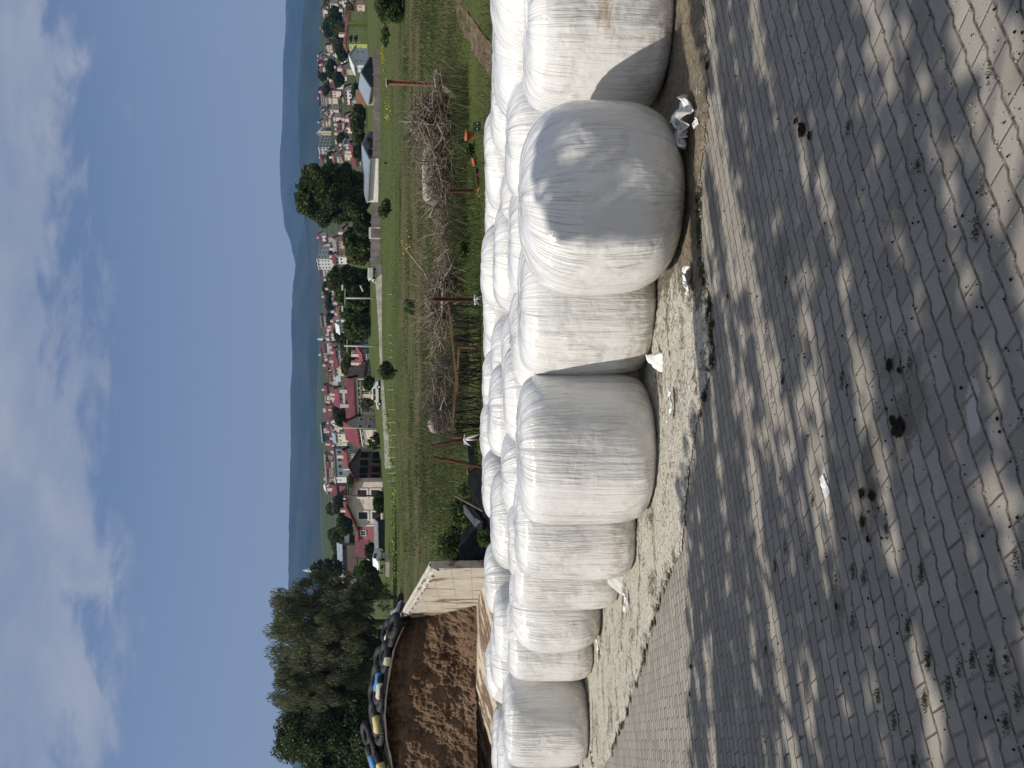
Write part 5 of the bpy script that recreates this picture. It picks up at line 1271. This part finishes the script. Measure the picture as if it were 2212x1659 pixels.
# vehicles
TYB = flat((.012, .012, .013), .8); CARW = flat((.72, .72, .71), .3, .05, 2, .5)
def car(y, v, D, L, W_, H, label, rz, van=False, name='parked_car'):
    b = P(y, v, D); o = thing(name, b, label, 'van' if van else 'car', None, R(rz))
    if van: pr = [(-L / 2, .35), (-L / 2, H * .93), (-L / 2 + .15, H), (L * .18, H), (L * .33, H * .62), (L * .48, H * .50), (L / 2, H * .35), (L / 2, .35)]
    else: pr = [(-L / 2, .35), (-L / 2, H * .56), (-L * .40, H * .62), (-L * .26, H), (L * .08, H), (L * .24, H * .63), (L * .46, H * .52), (L / 2, H * .40), (L / 2, .35)]
    m = MB(); n = len(pr)
    m.add([(x, -W_ / 2, z) for x, z in pr] + [(x, W_ / 2, z) for x, z in pr], [tuple(range(n)), tuple(range(2 * n - 1, n - 1, -1))] + [(i, n + i, n + (i + 1) % n, (i + 1) % n) for i in range(n)])
    bo = m.obj('body', CARW, o); bv = bo.modifiers.new('b', 'BEVEL'); bv.width = .08; bv.segments = 2
    wx = [(-L * .24, -L * .02), (0.0, L * .17)] if not van else [(-L * .10, L * .06), (L * .08, L * .27)]
    for x0, x1 in wx:
        for s in (-1, 1):
            MB().box((x0, s * W_ / 2 - .02, H * .64), (x1, s * W_ / 2 + .02, H * .9)).obj('side_window', GLASS, o)
    for x in (-L * .3, L * .3):
        for s in (-1, 1):
            wm = MB().lathe([(.001, -.11), (.2, -.11), (.32, -.09), (.32, .09), (.2, .11), (.001, .11)], 16).obj('wheel', TYB, o); wm.rotation_euler.x = math.pi / 2; wm.location = (x, s * (W_ / 2 - .08), .32)
            MB().lathe([(.001, -.125), (.17, -.12)], 12).obj('hub', FRAME, wm)
    for s in (-1, 1): MB().box((L / 2 - .03, s * W_ * .36 - .14, H * .36), (L / 2 + .03, s * W_ * .36 + .14, H * .45)).obj('headlight', FRAME, o)
car(595, 813, 108, 2.2, 1.5, 1.05, 'small white vehicle parked at the end of the board fence', 100, True, 'parked_van')
car(852, 825, 118, 4.3, 1.75, 1.35, 'white car behind the low wall, in front of the yellow house', 170)
car(1208, 829, 118, 3.6, 1.6, 1.6, 'white van beside the grey-white low shed', 250, True, 'parked_van')
# blue tarp, hutch clutter
tp = P(830, 816, 120)
o = MB().grid(24, 12, lambda a, b: (tp.x + (.5 - a) * 1.3, tp.y + b * 1.2, tp.z + .85 * math.sin(math.pi * a) ** .6 * (.6 + .4 * b) + .10 * noise.noise((a * 6, b * 5, 3)))).obj('tarpaulin', flat((.04, .13, .20), .5, .4, 3), None, True)
tag(o, 'blue tarpaulin heap behind the low wall, right of the white car', 'tarpaulin')
o = MB().grid(20, 8, lambda a, b: tuple(P(352 + 7 * (a - .5), 836 - 7 * math.sin(math.pi * b) * (1 - abs(2 * a - 1) ** 3), 70 + .5 * math.cos(math.pi * b)))).obj('soil_heap', flat((.012, .010, .008), .95), None, True)
tag(o, 'small black heap alone in the pasture, right of the branch spread', 'soil heap')
# ---------------------------------------------------------------- trees
def tree(name, y, vb, vt, wpx, D, label, mat, n, leaf, kind='round', seed=0, group=None, y_off=0, cat='tree', trunk_frac=.22, depth=.8):
    base = P(y, vb, D); hgt = (vb - vt) / F * D; w = wpx / F * D / 2
    o = thing(name, base, label, cat, group); rs = np.random.default_rng(seed + 100); rd = random.Random(seed)
    k = {'round': 64, 'willow': 150, 'poplar': 90, 'sparse': 34}[kind]
    t = rs.random(k)
    if kind == 'round':
        ph = rs.random(k) * 6.283; zz = trunk_frac + (1 - trunk_frac) * (.08 + .84 * t); prof = np.sqrt(np.clip(1 - ((zz - .58) / .46) ** 2, .04, 1)); rad = rs.random(k) ** .35 * .88 * prof
        rr = (.07 + .08 * rs.random(k)) * hgt * .8
    elif kind == 'poplar':
        ph = rs.random(k) * 6.283; zz = .05 + .9 * t; prof = np.clip(np.minimum(zz / .15, (1.02 - zz) / .5), .12, 1) ** .7; rad = np.sqrt(rs.random(k)) * .9 * prof; rr = (.07 + .06 * rs.random(k)) * hgt
    else:
        ph = rs.random(k) * 6.283; zz = trunk_frac + (1 - trunk_frac) * (.05 + .9 * t ** .8); prof = np.clip(1.05 - abs(zz - .6) * 1.2, .3, 1); rad = np.sqrt(rs.random(k)) * prof; rr = (.045 + .05 * rs.random(k)) * hgt
    cs = np.stack([np.cos(ph) * rad * w, np.sin(ph) * rad * w * depth, zz * hgt * (1 - .06 * rs.random(k))], 1)
    rr = np.minimum(rr, w * .55)
    idx = rs.integers(0, k, n); u = unit(n); q = rs.random(n) ** (1 / 2.4)
    if kind in ('willow', 'sparse'):
        c = cs[idx] + u * (rr[idx] * q)[:, None] * np.array([.8, .8, 1.1]); dirs = np.stack([c[:, 0] / w * .5 + rs.normal(0, .25, n), rs.normal(0, .3, n), .9 + rs.normal(0, .3, n)], 1)
    else:
        c = cs[idx] + u * (rr[idx] * q)[:, None] * np.array([1, 1, .85]); dirs = None
    if kind in ('round', 'poplar'):                            # fill the body of the crown between the clumps
        nn = int(n * .8); zz2 = trunk_frac * .6 + (1 - trunk_frac * .6) * rs.random(nn); a2 = rs.random(nn) * 6.283
        p2 = np.sqrt(np.clip(1 - ((zz2 - .54) / .48) ** 2, .02, 1)) if kind == 'round' else np.clip(np.minimum(zz2 / .12, (1.02 - zz2) / .45), .1, 1) ** .7
        r2 = rs.random(nn) ** (1 / 2.4) * p2 * .86
        e = np.stack([np.cos(a2) * r2 * w, np.sin(a2) * r2 * w * depth, zz2 * hgt * .97], 1)
        if n > 6000: e = e[np.array([noise.noise(Vector(q) * (8.0 / hgt) + Vector((seed, 0, 0))) > -.08 for q in e])]
        c = np.concatenate([c, e])
    c = c[c[:, 2] > hgt * .03] if dirs is None else c
    aspect = .2 if kind in ('willow', 'sparse') else .6
    link('crown', quads_mesh('crown', leaf_quads(c, leaf, leaf * aspect, .3, dirs), mat), o)
    m = MB(); tr = hgt * .022
    m.tube([(0, 0, -.8), (.02 * w, 0, hgt * .2), (-.03 * w, 0, hgt * .45), (0, 0, hgt * .8)], [tr * 1.3, tr, tr * .7, tr * .2], 9)
    for i in range(16 if kind != 'willow' else 40):
        e = cs[rs.integers(0, k)]; z0 = rd.uniform(.12, .45) * hgt; s = Vector((0, 0, min(z0, e[2] * .7)))
        mid = s.lerp(Vector(e), .55) + Vector((0, 0, .06 * hgt)); m.tube([s, mid, tuple(e)], [tr * .45, tr * .28, tr * .08], 5)
    m.obj('trunk', BARK0, o, True)
    return o
LF_W = leafmat('leaf_willow', (.055, .066, .032), (.13, .145, .072), .35); LF_W2 = leafmat('leaf_willow_dark', (.045, .054, .022), (.10, .112, .048), .3)
tree('willow_tree', 1345, 850, 585, 215, 92, 'feathery olive willow with visible limbs, right one behind the silage', LF_W, 40000, .46, 'willow', 1, None, trunk_frac=.18)
tree('willow_tree', 1462, 850, 592, 200, 94, 'dense olive willow in the middle of the trees behind the silage', LF_W, 52000, .44, 'willow', 2, None, trunk_frac=.08)
tree('willow_tree', 1400, 850, 640, 170, 98, 'dark shaded willow between the two olive ones', LF_W2, 26000, .46, 'willow', 9, None, trunk_frac=.04)
tree('poplar_tree', 1590, 850, 597, 190, 93, 'dark green broad poplar at the left edge behind the tyres', LF_D, 40000, .36, 'poplar', 3, None)
tree('willow_tree', 1290, 852, 690, 110, 90, 'thin grey-green willow at the right of the tree group', LF_W2, 9000, .42, 'willow', 12, None, trunk_frac=.05)
tree('willow_tree', 1535, 850, 606, 130, 96, 'olive willow between the dense one and the dark poplars', LF_W, 26000, .44, 'willow', 17, None, trunk_frac=.05)
tree('poplar_tree', 1720, 850, 610, 180, 96, 'second dark green poplar, cut by the left edge', LF_D, 20000, .36, 'poplar', 4, None)
tree('walnut_tree', 420, 812, 637, 152, 128, 'big round dark tree rising above the rooftops behind the white barn', LF_D, 34000, .46, 'round', 25, None, trunk_frac=.04)
T = 'trees and shrubs among the town houses'
for a in [
 (520, 806, 742, 64, 140, 'mid-green tree over the fence between the big dark tree and the white gate', LF_M, 'round'),
 (545, 806, 748, 60, 145, 'olive tree below the grey-roofed long house', LF_O, 'round'),
 (484, 808, 765, 60, 132, 'dark low tree at the left foot of the big dark tree', LF_D, 'round'),
 (604, 808, 706, 60, 170, 'tall dark tree above the small white van', LF_D, 'round'),
 (640, 812, 724, 56, 168, 'dark tree with a street lamp before it', LF_M, 'round'),
 (672, 813, 736, 54, 172, 'dark green tree left of the street lamp', LF_D, 'round'),
 (706, 814, 742, 60, 165, 'bright green tree right of the blue-grey gable', LF_M, 'round'),
 (745, 788, 736, 56, 210, 'pale olive tree behind the two red roofs with the pole', LF_O, 'round'),
 (790, 780, 738, 50, 220, 'olive tree left of the red roofs, by the dark gable', LF_O, 'round'),
 (828, 812, 786, 30, 152, 'small bush in front of the yellow house', LF_M, 'round'),
 (872, 808, 780, 32, 150, 'bare grey shrub before the cream wall of the yellow house', LF_P, 'sparse'),
 (955, 826, 796, 46, 150, 'spiky green shrub at the foot of the dark grey house', LF_M, 'sparse'),
 (1085, 836, 808, 50, 148, 'dark round shrub in front of the pink-cream gable house', LF_D, 'round'),
 (905, 750, 726, 36, 260, 'dark tree between grey gable house and yellow house roof', LF_D, 'round'),
 (1190, 820, 790, 36, 160, 'dark shrub at the corner of the rose house', LF_D, 'round'),
 (1130, 760, 730, 60, 240, 'dark trees mass above the rose house roof', LF_D, 'round'),
 (1165, 760, 716, 60, 300, 'green tree right of the long warehouse', LF_M, 'round'),
 (1228, 742, 672, 36, 250, 'dark conifer-like tree under the tall white minaret', LF_D, 'poplar'),
 (1238, 818, 770, 60, 140, 'green tree on the meadow left of the white van', LF_M, 'round'),
 (1265, 826, 780, 60, 130, 'grey-green shrub right of the willow', LF_O, 'round'),
 (60, 724, 700, 46, 520, 'dark tree left of the long red apartment roof', LF_D, 'round'),
 (42, 738, 712, 60, 420, 'dark tree under the beige side of the red-roofed block', LF_D, 'round'),
 (88, 742, 722, 50, 420, 'olive tree above the lime house', LF_O, 'round'),
 (70, 748, 728, 60, 380, 'dry olive slope tree above the lime house roof', LF_O, 'sparse'),
 (22, 778, 750, 40, 220, 'grey tree in front of the lime house', LF_P, 'sparse'),
 (110, 752, 728, 44, 380, 'dark tree over the white shed roof', LF_D, 'round'),
 (150, 728, 706, 44, 460, 'dark leafy tree in the middle of the right-hand red roofs', LF_D, 'round'),
 (158, 706, 690, 34, 700, 'far dark tree left of the right-hand red roofs', LF_D, 'round'),
 (170, 742, 722, 36, 400, 'dark tree above the shade-darkened barn gable', LF_D, 'round'),
 (196, 716, 702, 40, 640, 'far dark tree behind the cream villa', LF_D, 'round'),
 (246, 790, 762, 44, 200, 'olive tree over the first metal barn roof', LF_O, 'round'),
 (270, 786, 760, 40, 190, 'grey-green tree beside the white villa', LF_M, 'round'),
 (290, 786, 764, 40, 200, 'dark olive tree between the two metal barns', LF_O, 'round'),
 (302, 752, 730, 30, 380, 'dark green tree under the striped tower', LF_D, 'round'),
 (330, 790, 765, 36, 200, 'dark tree above the second metal barn roof', LF_D, 'round'),
 (345, 730, 708, 40, 520, 'dark tree left of the pale tower', LF_D, 'round'),
 (655, 722, 706, 36, 560, 'dark tree in front of the long maroon-roofed block', LF_D, 'round'),
 (690, 728, 708, 40, 540, 'grey-dark tree below the ridge end of the maroon-roofed block', LF_D, 'round'),
 (622, 716, 700, 36, 560, 'dark tree right of the long maroon-roofed block', LF_D, 'round'),
 (722, 746, 724, 40, 360, 'dark tree below the small white mosque tower', LF_D, 'round'),
 (760, 756, 738, 44, 300, 'olive tree under the white pillared house', LF_O, 'round'),
 (885, 738, 722, 40, 420, 'dark tree left of the pink small apartment block', LF_D, 'round'),
 (1010, 740, 724, 40, 400, 'green tree in front of the blue-grey block', LF_M, 'round'),
 (1090, 742, 720, 44, 420, 'olive tree left of the far pale ridge house', LF_O, 'round'),
 (1210, 742, 720, 40, 360, 'dark hedge tree behind the warehouse', LF_D, 'round'),
]:
    y, vb, vt, w, D, lab, mt, kd = a
    n = int(900 + 55 * w); tree('town_tree', y, vb, vt, w, D, lab, mt, n, D * .0052, kd, int(y) + 7, T, trunk_frac=.1)

rt_ = random.Random(3)
for i_ in range(26):
    y = rt_.choice([rt_.uniform(0, 340), rt_.uniform(510, 1070), rt_.uniform(1090, 1240)]); vb = rt_.uniform(712, 790) if y < 340 else rt_.uniform(722, 800)
    D = float(np.interp(vb, [712, 746, 768, 791, 800], [760, 450, 300, 205, 175])); w = rt_.uniform(20, 38)
    tree('town_tree', y, vb + 2, vb - rt_.uniform(12, 20), w, D, 'small dark green garden tree squeezed between the town roofs', rt_.choice((LF_D, LF_D, LF_M, LF_O)), 900, D * .0055, 'round', 300 + i_, T, trunk_frac=.05)
# ---------------------------------------------------------------- leafy trees left of the view (shade the yard)
LEAF_N = leafmat('leaf_shade_tree', (.04, .07, .015), (.08, .13, .03))
BARK = flat((.11, .085, .06), .95, .4, 6, .1, .02)
def shade_tree(trunk, wanted, n, label, Hr, keep):
    """crown made of leaf clumps; each clump is put where the sun carries its shade onto a wanted patch of ground"""
    C_ = []; hub = []
    while len(C_) < n:
        X_, Y_, zz_ = wanted()
        if not keep(X_, Y_): continue
        H = random.uniform(*Hr); k = (H - zz_) / SUN.z
        q = Vector((X_, Y_, zz_)) + SUN * k
        a = q.x / max(q.y, .01)
        if q.y > .2 and abs(a) < .62 and (q.z - CAMZ) / q.y < .70: continue
        C_.append(q)
    cs = np.array([tuple(q) for q in C_])
    per = 22
    tt = rng.normal(size=len(cs) * per) * .26
    cen = np.repeat(cs, per, 0) + rng.normal(size=(len(cs) * per, 3)) * np.array([.03, .03, .04]) + np.stack([tt * .93, tt * .36, tt * 0], 1)
    o = thing('leafy_tree', trunk, label, 'tree')
    tv = Vector(trunk)
    lm = quads_mesh('crown', leaf_quads(cen, .17, .11, .2) - np.array(tv)[None, None, :], LEAF_N)
    link('crown', lm, o)
    b = MB(); top = Vector((cs[:, 0].mean(), cs[:, 1].mean(), cs[:, 2].min() - .3)) - tv
    b.tube([(0, 0, -.2), (.05, .03, 1.5), top * .6 + Vector((0, 0, .4)), top], [.19, .16, .12, .09], 10)
    for q in random.sample(C_, min(20, len(C_))):
        e = q - tv; mid = top * .55 + e * .45 + Vector((0, 0, .25))
        b.tube([top * random.uniform(.7, 1), mid, e], [.045, .03, .008], 5)
    b.obj('trunk', BARK, o, True)
    return o
def keep_a(X_, Y_):
    al, ac = .93 * X_ + .36 * Y_, .93 * Y_ - .36 * X_
    s = noise.noise((al * .5 + 4, ac * 4.6, 1)) + .9 * noise.noise((al * 1.0, ac * 9.5, 7)) + .5 * noise.noise((al * .5, ac * .8, 3))
    thr = .02 if X_ > -.5 else -.12
    if Y_ < 3.4 and X_ > -.6: thr = .04
    if Y_ > 4.4 and X_ < .4: thr = -.16
    return s > thr
edge = lambda X_: 5.95 + .10 * (X_ + 1.2) if X_ < -.6 else (5.32 if X_ < 2.5 else 5.7)
def want_a():
    while True:
        X_, Y_ = random.uniform(-4.6, 3.6), random.uniform(1.3, 5.98)
        if Y_ < edge(X_): return X_, Y_, 0
shade_tree((-7.2, 2.2, 0), want_a, 820, 'broad leafy tree whose crown casts dappled shade over the paving', (4.9, 7.5), keep_a)
def want_b():
    while True:
        X_, z_ = random.uniform(1.15, 1.9), random.uniform(.50, 1.06)
        if math.hypot(X_ - 1.48, (z_ - .86)) > .15 and math.hypot((X_ - 1.52) / .38, (z_ - .78) / .30) < 1: return X_, 5.62, z_
shade_tree((-4.6, 4.4, 0), lambda: want_b() , 9, 'slim leafy tree whose shade falls on the nearest bale', (6.6, 7.4), lambda X_, Y_: True)
